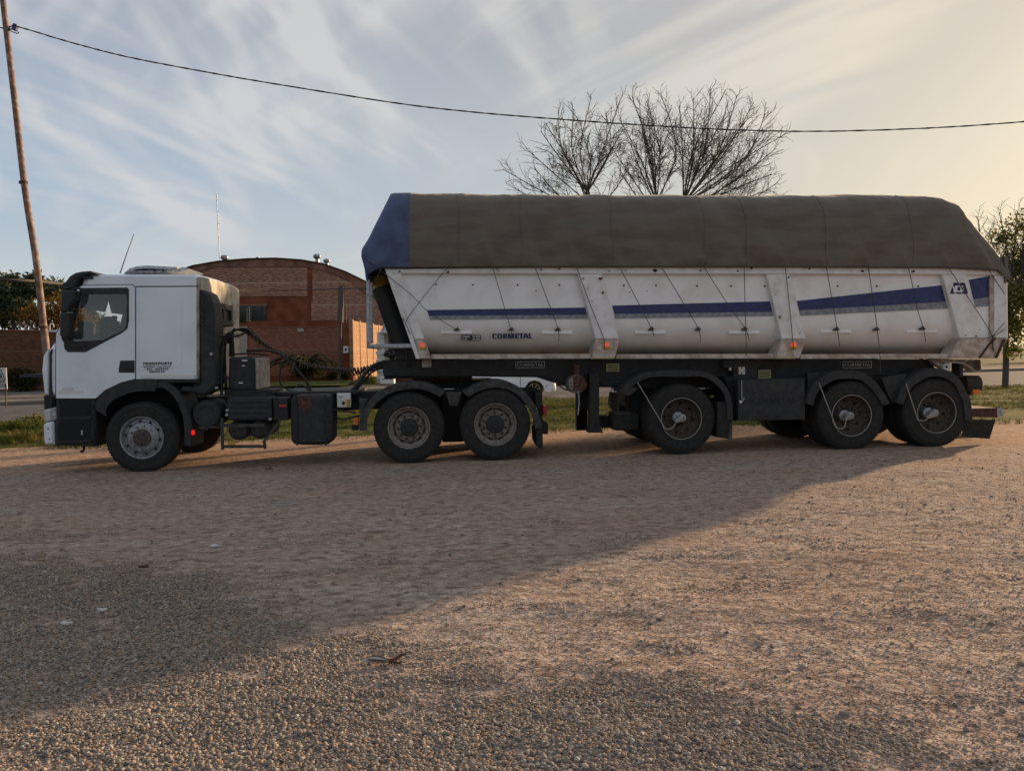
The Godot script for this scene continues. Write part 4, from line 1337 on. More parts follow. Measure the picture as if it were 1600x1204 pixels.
func build_tarpaulin() -> void:
	var t := thing("tarpaulin", "brown tarpaulin with blue front end roped over the white tipper trailer", "tarpaulin", base)
	var top := [565, 385, 609, 301.5, 640, 300.5, 800, 303, 1000, 305, 1290, 305, 1425, 304, 1490, 307.5, 1513, 315, 1571, 397, 1576, 402]
	var bot := [565, 401, 572, 430, 580, 425, 592, 419, 600, 417.5, 760, 416.5, 1240, 416.6, 1480, 418, 1557, 422, 1570, 436, 1576, 440]
	var prof := [[.012, 0], [.02, .08], [.018, .18], [.01, .29], [-.005, .4], [-.025, .51], [-.05, .615], [-.08, .71], [-.12, .8], [-.17, .875], [-.24, .935], [-.34, .972], [-.48, .99], [-.75, .997], [-1.05, 1.0], [-1.25, 1.0]]
	var nz := FastNoiseLite.new()
	nz.seed = 3
	nz.frequency = 1.0
	nz.fractal_octaves = 4
	var ties := [701, 769, 835, 900, 967, 1033, 1098, 1163, 1227, 1291, 1357, 1419, 1481, 1544]
	var lean := [.2, -.35, -.3, -.35, -.5, -.6, -.4, -.5, -.7, -.75, -.55, -.6, -.75, -.5]
	var tie_x: Array = []
	for x in ties: tie_x.append(measure(x, 416, 0).x)
	var n := 300
	var rows := prof.size() * 2 - 1
	var grid: Array = []
	var xs: Array = []
	for i in n + 1:
		var q := 565.0 + (1576.0 - 565.0) * i / n
		if i > 0 and i < n and absf(q - 641.0) < 1.7: q = 641.0
		xs.append(q)
		var tp := piece(top, q)
		var bt := piece(bot, q)
		var X := measure(q, 400, -.04).x
		var col := PackedVector3Array()
		for k in rows:
			var kk := k if k < prof.size() else rows - 1 - k
			var z: float = prof[kk][0]
			var f: float = prof[kk][1]
			var y := measure(q, bt + (tp - bt) * f, z).y
			var h := y - measure(q, 416, 0).y
			var side := -1.0 if k >= prof.size() else 1.0
			var d := nz.get_noise_3d(X * .9, h * 1.6, side * 3.0) * .03 + nz.get_noise_3d(X * 3.0, h * 2.2, side * 7.0) * .014 + nz.get_noise_3d(X * 2.2 + h * 2.2, h * 7.0 - X * 3.0, side * 5.0) * .012
			for m in tie_x.size():
				var c: float = X - (tie_x[m] + lean[m] * h)
				d += .045 * exp(-c * c / .0035) * exp(-h * 1.7) - .03 * exp(-pow(c - .12, 2) / .008) * exp(-h * 1.3) + .012 * exp(-pow(c + .2, 2) / .006) * exp(-h * 1.2)
			# hoops below the cloth, sagging between them
			d -= .016 * pow(absf(sin(X * PI / 1.05)), 1.5) * clampf(f * 2.0, 0, 1)
			d += .004 * pow(absf(cos(X * PI / 1.05)), 16.0) * f
			if kk == 0: d *= .2
			var w := 1.0 - f * .8
			var edge := clampf(minf(q - 565, 1576 - q) / 15.0, .15, 1.0)
			var p := Vector3(X, y + d * f * edge * .5, z + d * w * edge)
			if k >= prof.size(): p.z = -2.5 - p.z
			col.append(p)
		grid.append(col)
	for part in 2:
		var st := mb()
		group_id += 1
		st.set_smooth_group(group_id)
		for i in n:
			if (xs[i] < 640.5) != (part == 0): continue
			for k in rows - 1:
				quad(st, grid[i][k], grid[i][k + 1], grid[i + 1][k + 1], grid[i + 1][k])
		if part == 0:
			st.set_smooth_group(-1)
			face(st, grid[0], Vector3(-1, 0, 0))
			slab(st, outline([567, 399, 571, 398, 575, 424, 573.5, 437, 571.5, 437], 0), Vector3(0, 0, -2.5))
		else:
			st.set_smooth_group(-1)
			face(st, grid[n], Vector3(1, 0, 0))
			slab(st, outline([1570, 400, 1576, 401, 1576, 424, 1573, 442, 1571.5, 442], 0), Vector3(0, 0, -2.5))
		obj("blue_front_cover" if part == 0 else "brown_cover", st, M.tarp_blue if part == 0 else M.tarp, t)
	# seams and hem
	for x in [718.0, 815.0, 955.0, 1102.0, 1165.0, 1290.0, 1425.0]:
		var st := mb()
		var best := 0
		for i in n + 1:
			if absf(xs[i] - x) < absf(xs[best] - x): best = i
		var pts := PackedVector3Array()
		for k in 13: pts.append(grid[best][k] + Vector3(.012 * sin(k * .9 + x), .002, .001))
		tube(st, pts, .006, .006, 6)
		obj("seam", st, M.tarp, t)
	var hem := mb()
	var hp := PackedVector3Array()
	for i in range(10, n - 2, 2): hp.append(grid[i][0] + Vector3(0, 0, .004))
	tube(hem, hp, .012, .012, 6)
	obj("hem_rope", hem, M.rope, t)
	# ropes down the side of the bin
	for q in [[701, 415, 660, 466, 635, 500, 637, 512, 641, 522], [575, 408, 590, 419, 640, 458, 668, 486, 712, 514], [597, 415, 588, 436, 580, 448], [769, 415, 784, 466, 798, 514, 799, 526], [835, 415, 853, 462, 872, 514, 872.6, 533], [900, 415, 922, 475, 943, 528, 944, 546], [967, 415, 996, 470, 1018, 513, 1022, 526], [1033, 416, 1066, 470, 1091.5, 514, 1094, 535],
		[1098.7, 415, 1140, 479, 1165, 514, 1171, 533], [1163, 414, 1164.5, 480, 1166.5, 556], [1227, 414, 1233, 470, 1239, 532, 1240, 546], [1291, 415, 1300, 465, 1308.5, 514, 1312.5, 541], [1357, 415, 1364, 465, 1371, 514, 1375.6, 560, 1376, 583], [1419, 416, 1425, 440, 1433, 480, 1443, 512, 1447, 534], [1481, 416, 1514, 466, 1549, 521, 1551, 546], [1544, 418, 1552, 432, 1571, 460], [1552, 525, 1561, 514, 1571, 503], [1552, 526, 1571, 514]]:
		var st := mb()
		var pts: Array = []
		for i in range(0, q.size(), 2):
			var z := .03
			if q[i + 1] > 440: z = .015
			pts.append(measure(q[i], q[i + 1], z))
		tube(st, smooth_path(pts, 4), .0055, .0055, 6)
		obj("rope", st, M.rope, t)

# ---------------------------------------------------------------- ground
var gn := FastNoiseLite.new()
var gn2 := FastNoiseLite.new()
var gn3 := FastNoiseLite.new()

func earth(x: float, z: float) -> float:
	var y := SLOPE * clampf(x, -40, 40)
	var near := clampf((z + 10.6) / 2.0, 0.25, 1.0)
	y += gn.get_noise_2d(x * .5, z * .9) * .022 * near
	y += gn2.get_noise_2d(x * 2.6, z * 4.5) * .007 * near
	if z > -8.5: y += gn2.get_noise_2d(x * 21.0 + 60, z * 21.0) * .003
	# shallow wheel tracks along the yard
	y -= .012 * exp(-pow((z + 5.0 + x * .11 + .2 * sin(x * .7)) / .22, 2)) + .010 * exp(-pow((z + 6.9 + x * .08) / .25, 2)) + .012 * exp(-pow((z + 8.9 + x * .07) / .3, 2))
	return y

func gravel_cover(x: float, z: float) -> float:
	# gravel has been spread to the left and along the near edge of the yard
	var d := -z
	var a := 1.0 - smoothstep(-.9, .75, x - 2.92 + .94 * d + maxf(0, d - 5.7) * 2.0)
	a *= 1.0 - smoothstep(5.3, 7.2, d)
	var b := 1.0 - smoothstep(3.1, 4.0, d + .2 * x + .6 * maxf(0, x - .86))
	var n := gn3.get_noise_2d(x * 1.1, z * 1.7) * .3 + gn2.get_noise_2d(x * 2.6, z * 3.4) * .3
	var p := smoothstep(.34, .5, gn3.get_noise_2d(x * .55 + 31, z * 1.3 + 7)) * .16
	var holes := smoothstep(-.62, -.1, gn3.get_noise_2d(x * 1.9 + 70, z * 3.1) + .5 * gn2.get_noise_2d(x * 1.4, z * 2.0 + 30))
	a *= .25 + .75 * holes
	b *= .25 + .75 * holes
	return clampf(maxf(a, b) + n * (1.0 if maxf(a, b) > .08 else 0.0) + p, 0, 1)

func steps(a: float, b: float, s: float) -> Array:
	var out: Array = []
	var n := int(round(absf(b - a) / s))
	for i in n: out.append(lerpf(a, b, float(i) / n))
	return out

func sheet(called: String, xs: Array, zs: Array, height: Callable, color: Callable, m: Material) -> MeshInstance3D:
	var v := PackedVector3Array()
	var nn := PackedVector3Array()
	var cc := PackedColorArray()
	var idx := PackedInt32Array()
	var w := xs.size()
	for z in zs:
		for x in xs:
			v.append(Vector3(x, height.call(x, z), z))
			cc.append(color.call(x, z))
	for j in zs.size():
		for i in w:
			var l := v[j * w + maxi(i - 1, 0)]
			var r := v[j * w + mini(i + 1, w - 1)]
			var a := v[maxi(j - 1, 0) * w + i]
			var b := v[mini(j + 1, zs.size() - 1) * w + i]
			var n := (r - l).cross(b - a).normalized()
			nn.append(n if n.y > 0 else -n)
	for j in zs.size() - 1:
		for i in w - 1:
			var o := j * w + i
			idx.append_array(PackedInt32Array([o, o + w, o + 1, o + 1, o + w, o + w + 1]))
	var arr := []
	arr.resize(Mesh.ARRAY_MAX)
	arr[Mesh.ARRAY_VERTEX] = v
	arr[Mesh.ARRAY_NORMAL] = nn
	arr[Mesh.ARRAY_COLOR] = cc
	arr[Mesh.ARRAY_INDEX] = idx
	var mesh := ArrayMesh.new()
	mesh.add_surface_from_arrays(Mesh.PRIMITIVE_TRIANGLES, arr)
	var o := MeshInstance3D.new()
	o.name = numbered(called)
	o.mesh = mesh
	o.material_override = m
	add_child(o)
	o.set_meta("kind", "structure")
	return o

func road_near(x: float) -> float:
	return piece([-80, -2, -14, -20.6, 1.8, -26.6, 19, -29.3, 90, -38], x)

func road_far(x: float) -> float:
	return piece([-80, -13, -20, -29.5, -9.5, -34, 30, -46, 90, -60], x)

func verge_near(x: float) -> float:
	return piece([-60, -13.2, -9, -13.9, -3, -14.9, 2, -15.4, 10, -15.3, 60, -16], x)

func build_ground() -> void:
	gn.seed = 11; gn.noise_type = FastNoiseLite.TYPE_SIMPLEX_SMOOTH; gn.frequency = 1.0; gn.fractal_octaves = 3
	gn2.seed = 12; gn2.noise_type = FastNoiseLite.TYPE_SIMPLEX_SMOOTH; gn2.frequency = 1.0; gn2.fractal_octaves = 3
	gn3.seed = 13; gn3.noise_type = FastNoiseLite.TYPE_SIMPLEX_SMOOTH; gn3.frequency = 1.0; gn3.fractal_octaves = 2
	var xs := steps(-40, -12, 1.0) + steps(-12, -6.5, .15) + steps(-6.5, 7, .045) + steps(7, 14, .15) + steps(14, 40, 1.0) + [40.0]
	var zs := steps(30, 0, 2.0) + steps(0, -2.2, .2) + steps(-2.2, -8.5, .04) + steps(-8.5, -16.6, .12) + [-16.6]
	sheet("dirt_yard", xs, zs, earth, func(x, z):
		var g := gravel_cover(x, z)
		var v := .5 + .5 * gn3.get_noise_2d(x * .35, z * .8)
		var c := Color(1.0, .97, .95).lerp(Color(.92, .80, .72), v)
		if z < -10.5: c = c.lerp(Color(1.0, .82, .68), clampf((-z - 10.5) / 2.0, 0, 1))
		var streak := gn3.get_noise_2d(x * .22 + 5, z * 4.2 + x * .35) + .6 * gn3.get_noise_2d(x * .5 + 50, z * 11.0 + x * .9)
		c = c * (1.0 + .16 * streak)
		c.a = 1.0
		return c.lerp(Color(.56, .54, .52), g * .75), M.dirt)
	var flat_y := func(x, z): return SLOPE * clampf(x, -40, 40) - .06 - maxf(0, (-z - 60) * .004)
	var white := func(_x, _z): return Color.WHITE
	sheet("terrain", [-900.0, -300.0, -120.0, -60.0, -40.0, -20.0, 0.0, 20.0, 40.0, 60.0, 120.0, 300.0, 900.0], [900.0, 200.0, 40.0, 0.0, -20.0, -60.0, -120.0, -400.0, -1400.0], flat_y, white, M.soil_far)
	# verge
	var vx := steps(-40, 40, .35) + [40.0]
	var turf := mb()
	group_id += 1
	turf.set_smooth_group(group_id)
	var bump := func(x, u): return SLOPE * x + .0 + .05 * sin(u * PI) + gn.get_noise_2d(x * .8, u * 7.0) * .04 * sin(u * PI)
	for i in vx.size() - 1:
		for k in 12:
			var q: Array[Vector3] = []
			for c in [[0, 0], [0, 1], [1, 1], [1, 0]]:
				var x: float = vx[i + c[0]]
				var u: float = (k + c[1]) / 12.0
				var z := lerpf(verge_near(x) + .25 * gn.get_noise_2d(x * .9, 3), road_near(x), u)
				q.append(Vector3(x, bump.call(x, u) - (.03 if u == 0.0 or u == 1.0 else 0.0), z))
			quad(turf, q[0], q[1], q[2], q[3])
	struct("verge", turf, M.turf)
	# road, kerb and pavement on its far side
	var road := mb()
	var kerb := mb()
	var pave := mb()
	for i in range(-40, 45):
		var x0 := i * 2.0
		var x1 := x0 + 2.0
		var y := func(x, h): return SLOPE * clampf(x, -40, 40) + h
		quad(road, Vector3(x0, y.call(x0, -.03), road_near(x0) + .3), Vector3(x0, y.call(x0, -.03), road_far(x0)), Vector3(x1, y.call(x1, -.03), road_far(x1)), Vector3(x1, y.call(x1, -.03), road_near(x1) + .3))
		bar(kerb, Vector3(x0, y.call(x0, .03), road_far(x0)), Vector3(x1, y.call(x1, .03), road_far(x1)), .14, .16)
		quad(pave, Vector3(x0, y.call(x0, .1), road_far(x0) - .06), Vector3(x0, y.call(x0, .1), road_far(x0) - 3.2), Vector3(x1, y.call(x1, .1), road_far(x1) - 3.2), Vector3(x1, y.call(x1, .1), road_far(x1) - .06))
		quad(pave, Vector3(x0, y.call(x0, .1), road_far(x0) - 3.2), Vector3(x0, y.call(x0, -.08), road_far(x0) - 3.3), Vector3(x1, y.call(x1, -.08), road_far(x1) - 3.3), Vector3(x1, y.call(x1, .1), road_far(x1) - 3.2))
	struct("road", road, M.asphalt)
	struct("kerb", kerb, M.concrete)
	struct("pavement", pave, M.concrete)
	# forecourt in front of the left wall, and the lawn in front of the warehouse
	var fc := mb()
	fc.set_smooth_group(-1)
	quad(fc, Vector3(-50, -.3, -28), Vector3(-50, -.3, -43), Vector3(-16, -.1, -43), Vector3(-16, -.1, -36))
	struct("forecourt", fc, M.concrete)
	var lawn := mb()
	quad(lawn, Vector3(-22, -.06, -40.5), Vector3(-22, .0, -47), Vector3(-10, .0, -49), Vector3(-9, -.02, -42))
	struct("lawn", lawn, M.turf)

func pebble(seed_: int) -> ArrayMesh:
	var r := RandomNumberGenerator.new()
	r.seed = seed_
	var sp := SphereMesh.new()
	sp.radius = 1.0; sp.height = 2.0
	sp.radial_segments = 9; sp.rings = 5
	var n := FastNoiseLite.new()
	n.seed = seed_
	n.frequency = .7
	var a := sp.get_mesh_arrays()
	var v: PackedVector3Array = a[Mesh.ARRAY_VERTEX]
	var sc := Vector3(r.randf_range(.85, 1.25), r.randf_range(.55, .8), r.randf_range(.7, 1.0))
	for i in v.size():
		v[i] = v[i] * (1.0 + n.get_noise_3dv(v[i]) * .5) * sc
	var st := mb()
	st.set_smooth_group(0)
	var idx: PackedInt32Array = a[Mesh.ARRAY_INDEX]
	for i in idx: st.add_vertex(v[i])
	st.generate_normals()
	return st.commit()

func scatter(called: String, mesh: Mesh, m: Material, where: Array, colors: PackedColorArray, label: String, category: String) -> void:
	var mm := MultiMesh.new()
	mm.transform_format = MultiMesh.TRANSFORM_3D
	mm.use_colors = true
	mm.mesh = mesh
	mm.instance_count = where.size()
	for i in where.size():
		mm.set_instance_transform(i, where[i])
		mm.set_instance_color(i, colors[i])
	var o := MultiMeshInstance3D.new()
	o.name = numbered(called)
	o.multimesh = mm
	o.material_override = m
	add_child(o)
	tag(o, label, category, "", "stuff")

func stone_color(r: RandomNumberGenerator) -> Color:
	var c := C(.175, .145, .12).lerp(C(.35, .29, .235), r.randf())
	if r.randf() < .12: c = C(.3, .2, .13)
	if r.randf() < .08: c = C(.4, .36, .3)
	if r.randf() < .15: c = C(.14, .128, .118)
	return c

func build_gravel() -> void:
	var r := RandomNumberGenerator.new()
	r.seed = 41
	var meshes: Array = []
	var lists: Array = []
	var cols: Array = []
	for k in 5:
		meshes.append(pebble(k + 3))
		lists.append([])
		cols.append(PackedColorArray())
	var last := [0]
	var add := func(x, z, s, sunk):
		var b := Basis(Vector3.UP, r.randf() * TAU) * Basis(Vector3(1, 0, 0), r.randf_range(-.4, .4))
		var k := r.randi() % 5
		last[0] = k
		lists[k].append(Transform3D(b.scaled(Vector3.ONE * s), Vector3(x, earth(x, z) + s * sunk, z)))
		cols[k].append(stone_color(r))
	# the spread gravel
	for i in 430000:
		var z := -r.randf_range(2.5, 7.3)
		var x := r.randf_range(-.82, .82) * (-z) + r.randf_range(-.2, .2)
		var g := gravel_cover(x, z)
		if r.randf() > g * 1.05 * (1.0 if z > -4.6 else .8): continue
		add.call(x, z, lerpf(.0032, .0094, pow(r.randf(), 1.3)) * (r.randf_range(1.2, 1.6) if r.randf() < .05 else 1.0), r.randf_range(.0, .7) * clampf(g * 1.3, .2, 1.0))
	# grit and loose stones over the rest of the yard
	for i in 36000:
		var z := -pow(r.randf(), 1.4) * 8.5 - 2.6
		var x := r.randf_range(-.8, .8) * (-z)
		var s := r.randf_range(.0025, .0065)
		if r.randf() < .03: s = r.randf_range(.008, .017)
		if gn3.get_noise_2d(x * .8, z * 1.3) + r.randf() * .8 < .25: continue
		add.call(x, z, s, r.randf_range(-.1, .45))
	# crumbs of the dirt itself
	for i in 110000:
		var z := -pow(r.randf(), 1.3) * 7.0 - 2.5
		var x := r.randf_range(-.78, .78) * (-z)
		if r.randf() < gravel_cover(x, z) * .6: continue
		add.call(x, z, r.randf_range(.0018, .0050), r.randf_range(-.3, .4))
		var kk: int = last[0]
		cols[kk][cols[kk].size() - 1] = C(.25, .2, .165).lerp(C(.46, .39, .33), r.randf())
	for k in 5:
		scatter("gravel", meshes[k], M.stone, lists[k], cols[k], "loose grey brown gravel and grit lying over the dirt yard", "gravel")

func blade_tuft(seed_: int, n: int, spread: float) -> ArrayMesh:
	var r := RandomNumberGenerator.new()
	r.seed = seed_
	var st := mb()
	for i in n:
		var a := r.randf() * TAU
		var o := Vector3(cos(a), 0, sin(a)) * r.randf() * .06
		var d := Vector3(cos(a + r.randf_range(-.6, .6)), 0, sin(a + r.randf_range(-.6, .6)))
		var h := r.randf_range(.6, 1.0)
		var w := d.cross(Vector3.UP) * .022
		var mid := o + d * spread * .3 + Vector3.UP * h * .6
		var tip := o + d * spread + Vector3.UP * h
		quad(st, o - w, o + w, mid + w * .7, mid - w * .7)
		tri(st, mid - w * .7, mid + w * .7, tip)
	st.generate_normals()
	return st.commit()

func build_grass() -> void:
	var r := RandomNumberGenerator.new()
	r.seed = 7
	for k in 3:
		var mesh := blade_tuft(k + 1, 9, .45 + .2 * k)
		var list: Array = []
		var cols := PackedColorArray()
		for i in 22000:
			var x := r.randf_range(-19, 25)
			var u := r.randf()
			var z := lerpf(verge_near(x), road_near(x), u) + r.randf_range(-.1, .25)
			var pat := gn3.get_noise_2d(x * .4 + 9, z * .8)
			if u < .25 and pat + r.randf() * .5 < .1: continue
			var tall := 1.0
			if x < -9.5 and u > .1 and u < .6: tall = 1.0 + 1.6 * clampf(pat + .5, 0, 1)
			var h := r.randf_range(.06, .14) * tall * (.7 + pat * .5)
			var b := Basis(Vector3.UP, r.randf() * TAU).scaled(Vector3(h * 1.3, h, h * 1.3))
			list.append(Transform3D(b, Vector3(x, SLOPE * x + .05 * sin(u * PI) - .01, z)))
			var c := C(.05, .075, .018).lerp(C(.11, .13, .035), r.randf())
			if r.randf() < .25 + pat * .4: c = C(.2, .165, .07)
			cols.append(c)
		scatter("grass", mesh, M.leaf, list, cols, "green and straw coloured grass on the verge behind the truck", "grass")

# ---------------------------------------------------------------- trees
func leaf_cloud(st: SurfaceTool, c: Vector3, rad: Vector3, n: int, size: float, cols: Array, r: RandomNumberGenerator, shell := .55, droop := 0.0) -> void:
	st.set_smooth_group(-1)
	for i in n:
		var d := Vector3(r.randfn(), r.randfn(), r.randfn()).normalized()
		var p := c + d * rad * pow(r.randf(), shell)
		var u := Vector3(r.randfn(), r.randfn() - droop, r.randfn()).normalized()
		var v := u.cross(Vector3(r.randfn(), r.randfn(), r.randfn())).normalized()
		var s := size * r.randf_range(.6, 1.3)
		var k: Color = cols[r.randi() % cols.size()]
		st.set_color(k * r.randf_range(.75, 1.25))
		var m := p + u * s * .5 + u.cross(v) * s * .12
		tri(st, p, m + v * s * .22, p + u * s)
		tri(st, p, p + u * s, m - v * s * .22)
	st.set_color(Color.WHITE)

func twig(st: SurfaceTool, p: Vector3, d: Vector3, l: float, rad: float, level: int, r: RandomNumberGenerator) -> void:
	var pts := PackedVector3Array([p])
	var n := 3 if level > 0 else 2
	var q := p
	var dd := d
	for i in n:
		dd = (dd + Vector3(r.randfn(), r.randfn() * .6 + .25, r.randfn()) * .17).normalized()
		q += dd * l / n
		pts.append(q)
	tube(st, pts, rad, rad * .5, 4 if level > 1 else 3, false)
	if level <= 0: return
	var kids := r.randi_range(2, 4)
	for i in kids:
		var t := lerpf(.25, 1.0, (i + r.randf() * .7) / kids)
		var k := minf(t * n, n - .001)
		var at := pts[int(k)].lerp(pts[int(k) + 1], k - int(k))
		var side := dd.cross(Vector3(r.randfn(), r.randfn(), r.randfn())).normalized()
		twig(st, at, (dd * .8 + side * r.randf_range(.45, .85)).normalized(), l * r.randf_range(.40, .66), maxf(rad * .6, .0068), level - 1, r)

func limb(st: SurfaceTool, a: Vector3, b: Vector3, r0: float, r: RandomNumberGenerator, levels := 2) -> void:
	var l := a.distance_to(b)
	var mid := a.lerp(b, .5) + Vector3(r.randfn(), r.randfn() * .4 - .2, r.randfn()) * l * .06
	var path := smooth_path([a, mid, b], 6)
	tube(st, path, r0, .010, 6, false)
	var n := int(l * 3.4) + 4
	for i in n:
		var t := lerpf(.22, .97, float(i) / (n - 1))
		var k := minf(t * (path.size() - 1), path.size() - 1.001)
		var at := path[int(k)].lerp(path[int(k) + 1], k - int(k))
		var d := (path[int(k) + 1] - path[int(k)]).normalized()
		var side := d.cross(Vector3(r.randfn(), r.randfn(), r.randfn())).normalized()
		var ll := l * r.randf_range(.20, .36) * (1.25 - .95 * t) + .12
		twig(st, at, (d + side * r.randf_range(.45, .95) + Vector3.UP * .2).normalized(), ll, lerpf(r0 * .4, .009, t), levels if t < .6 else levels - 1, r)

func far_at(px: float, py: float, d: float) -> Vector3:
	return CP + ray(px, py) * d

func bare_tree(label: String, d: float, root: Array, fork: Array, tips: Array, tr: float, seed_: int) -> void:
	var r := RandomNumberGenerator.new()
	r.seed = seed_
	var top := far_at(fork[0], fork[1], d)
	var foot := far_at(root[0], 600, d)
	foot.y = SLOPE * foot.x
	var t := thing("bare_tree", label, "tree", Transform3D(Basis(), foot), "leafless trees behind the trailer")
	var st := mb()
	tube(st, smooth_path([Vector3(0, -.1, 0), (top - foot) * .5 + Vector3(.06, 0, .05), top - foot], 5), tr, tr * .62, 10, false)
	obj("trunk", st, M.bark, t)
	st = mb()
	for q in tips:
		var e := far_at(q[0], q[1], d + q[2]) - foot
		var s: Vector3 = top - foot + Vector3(0, q[3] if q.size() > 3 else 0.0, 0)
		limb(st, s, e, tr * .19, r)
	obj("branches", st, M.bark, t)

func build_trees() -> void:
	bare_tree("leafless tree whose bare crown rises over the middle of the tarpaulin, left of the pair", 24.0, [917, 600], [918, 300], [[786, 264, 0, -.6], [822, 232, .8, -.3], [845, 205, -.8], [872, 172, .5], [897, 170, -.7], [921, 164, .3], [947, 176, 1.0], [968, 160, -.6], [958, 232, .6, -.2], [972, 205, -.9], [880, 240, 1.4, -.4], [800, 292, .6, -.9], [835, 262, -1.2, -.7], [860, 205, 1.2, -.2], [908, 200, -1.3], [940, 215, 1.5, -.3], [982, 262, .4, -.7]], .13, 4)
	bare_tree("leafless tree with two stems close together, in the middle above the tarpaulin", 24.5, [1028, 600], [1026, 315], [[968, 185, .4], [988, 152, -.6], [1010, 158, .8], [1034, 150, -.3], [1048, 172, .9], [1003, 200, -1.0], [968, 265, .5, -.5], [1022, 190, .2], [985, 225, -.5, -.2], [1045, 205, -1.2], [1012, 175, 1.4], [1060, 240, 1.0, -.5], [952, 225, .8, -.4]], .13, 9)
	bare_tree("tallest leafless tree, spreading to the right above the tarpaulin", 25.0, [1072, 600], [1068, 318], [[1111, 138, .3], [1084, 152, -.6], [1062, 165, .7], [1130, 150, .8], [1152, 148, -.5], [1178, 160, .4], [1196, 178, -.8], [1223, 212, .2], [1212, 232, 1.0, -.2], [1206, 272, -.6, -.3], [1204, 296, .5, -.5], [1150, 205, -1.0], [1100, 190, 1.2], [1180, 225, .8], [1135, 175, -1.2], [1165, 190, 1.3], [1190, 250, -1.0, -.4], [1215, 285, .9, -.7], [1170, 285, 1.3, -.8], [1090, 215, -1.5]], .16, 15)
	var r := RandomNumberGenerator.new()
	r.seed = 99
	# tree on the verge at the right edge
	var foot := ground_point(1571, 606)
	var d := -foot.z
	var t := thing("verge_tree", "half-bare tree with dark upright trunk and yellow green leaves right of the trailer tail", "tree", Transform3D(Basis(), foot))
	var st := mb()
	tube(st, smooth_path([Vector3(0, -.1, 0), Vector3(.02, 1.0, 0), Vector3(-.02, 2.0, .05), Vector3(.1, 3.1, 0)], 4), .115, .08, 10, false)
	obj("trunk", st, M.bark, t)
	st = mb()
	var top := Vector3(.1, 3.0, 0)
	for q in [[1528, 338, 0], [1545, 362, .7], [1562, 332, -.5], [1590, 330, .6], [1612, 350, -.7], [1640, 325, .4], [1660, 360, 0], [1556, 400, .8], [1600, 380, -1], [1630, 420, .9]]:
		limb(st, top + Vector3(0, r.randf_range(-.8, .1), 0), far_at(q[0], q[1], d + q[2]) - foot, .055, r, 2)
	obj("branches", st, M.bark, t)
	st = mb()
	var olive := [C(.22, .2, .08), C(.18, .17, .065), C(.27, .225, .095), C(.15, .14, .055)]
	for q in [[1588, 420, .9, 1700], [1612, 400, 1.0, 1700], [1575, 460, .75, 1500], [1605, 475, 1.0, 1900], [1640, 440, 1.1, 1500], [1566, 372, .5, 420], [1600, 355, .75, 700], [1640, 370, .9, 700], [1590, 512, .7, 1000]]:
		leaf_cloud(st, far_at(q[0], q[1], d + r.randf_range(-.5, .8)) - foot, Vector3(q[2], q[2] * .85, q[2]), int(q[3] * .8), .14, olive, r, .6)
	var bright := [C(.16, .16, .03), C(.12, .14, .03), C(.2, .17, .05)]
	for q in [[1568, 520, .45, 420], [1585, 545, .35, 300], [1562, 480, .3, 200], [1578, 500, .4, 300]]:
		leaf_cloud(st, far_at(q[0], q[1], d - .5) - foot, Vector3(q[2], q[2], q[2]), q[3], .13, bright, r, .5)
	obj("crown", st, M.leaf, t)
	# trees behind the wall on the left
	for q in [["green_tree", "dark green tree with narrow hanging leaves behind the brown wall, at the left edge", [[-20, 470, 1.7], [12, 455, 1.2], [5, 490, 1.3], [35, 450, .9], [62, 448, .8], [85, 455, .8], [-50, 440, 2.0], [30, 480, 1.0], [88, 445, .5], [52, 435, .5], [18, 436, .5]], 47.5, [C(.065, .085, .05), C(.09, .11, .065), C(.13, .145, .09)], .34, .9, 20],
		["autumn_tree", "rust and orange leaved tree behind the brown wall, just left of the cab mirrors", [[75, 490, 1.3], [100, 480, 1.2], [60, 500, 1.0], [115, 495, 1.3], [90, 503, 1.1], [45, 497, .8]], 45.5, [C(.2, .11, .03), C(.26, .14, .04), C(.13, .075, .025), C(.1, .075, .03)], .2, 0.0, 85],
		["conifer", "dark conifer behind the wall, beyond the cab windows", [[128, 490, .9], [138, 498, 1.0], [122, 502, 1.0], [146, 508, .8], [135, 478, .7]], 50.0, [C(.05, .06, .03), C(.08, .08, .04)], .25, .2, 135]]:
		var f := far_at(q[7], 560, q[3])
		f.y = SLOPE * clampf(f.x, -40, 40) - .1
		var o := thing(q[0], q[1], "tree", Transform3D(Basis(), f))
		st = mb()
		tube(st, PackedVector3Array([Vector3(0, -.2, 0), Vector3(.1, 1.6, .1), far_at(q[7], 490, q[3]) - f]), .2, .1, 8, false)
		obj("trunk", st, M.bark, o)
		st = mb()
		for e in q[2]:
			leaf_cloud(st, far_at(e[0], e[1], q[3] + r.randf_range(-.8, .8)) - f, Vector3(e[2], e[2] * .8, e[2]), int(620 * e[2]), q[5], q[4], r, .45, q[6])
		obj("crown", st, M.leaf, o)
	# broad evergreen on the verge behind the trailer
	foot = Vector3(4.3, SLOPE * 4.3, -20.6)
	var ev := thing("evergreen_tree", "low broad evergreen tree hidden behind the middle of the trailer", "tree", Transform3D(Basis(), foot))
	st = mb()
	tube(st, smooth_path([Vector3(0, -.1, 0), Vector3(.1, 1.6, 0), Vector3(0, 3.4, .1)], 4), .17, .1, 8, false)
	obj("trunk", st, M.bark, ev)
	st = mb()
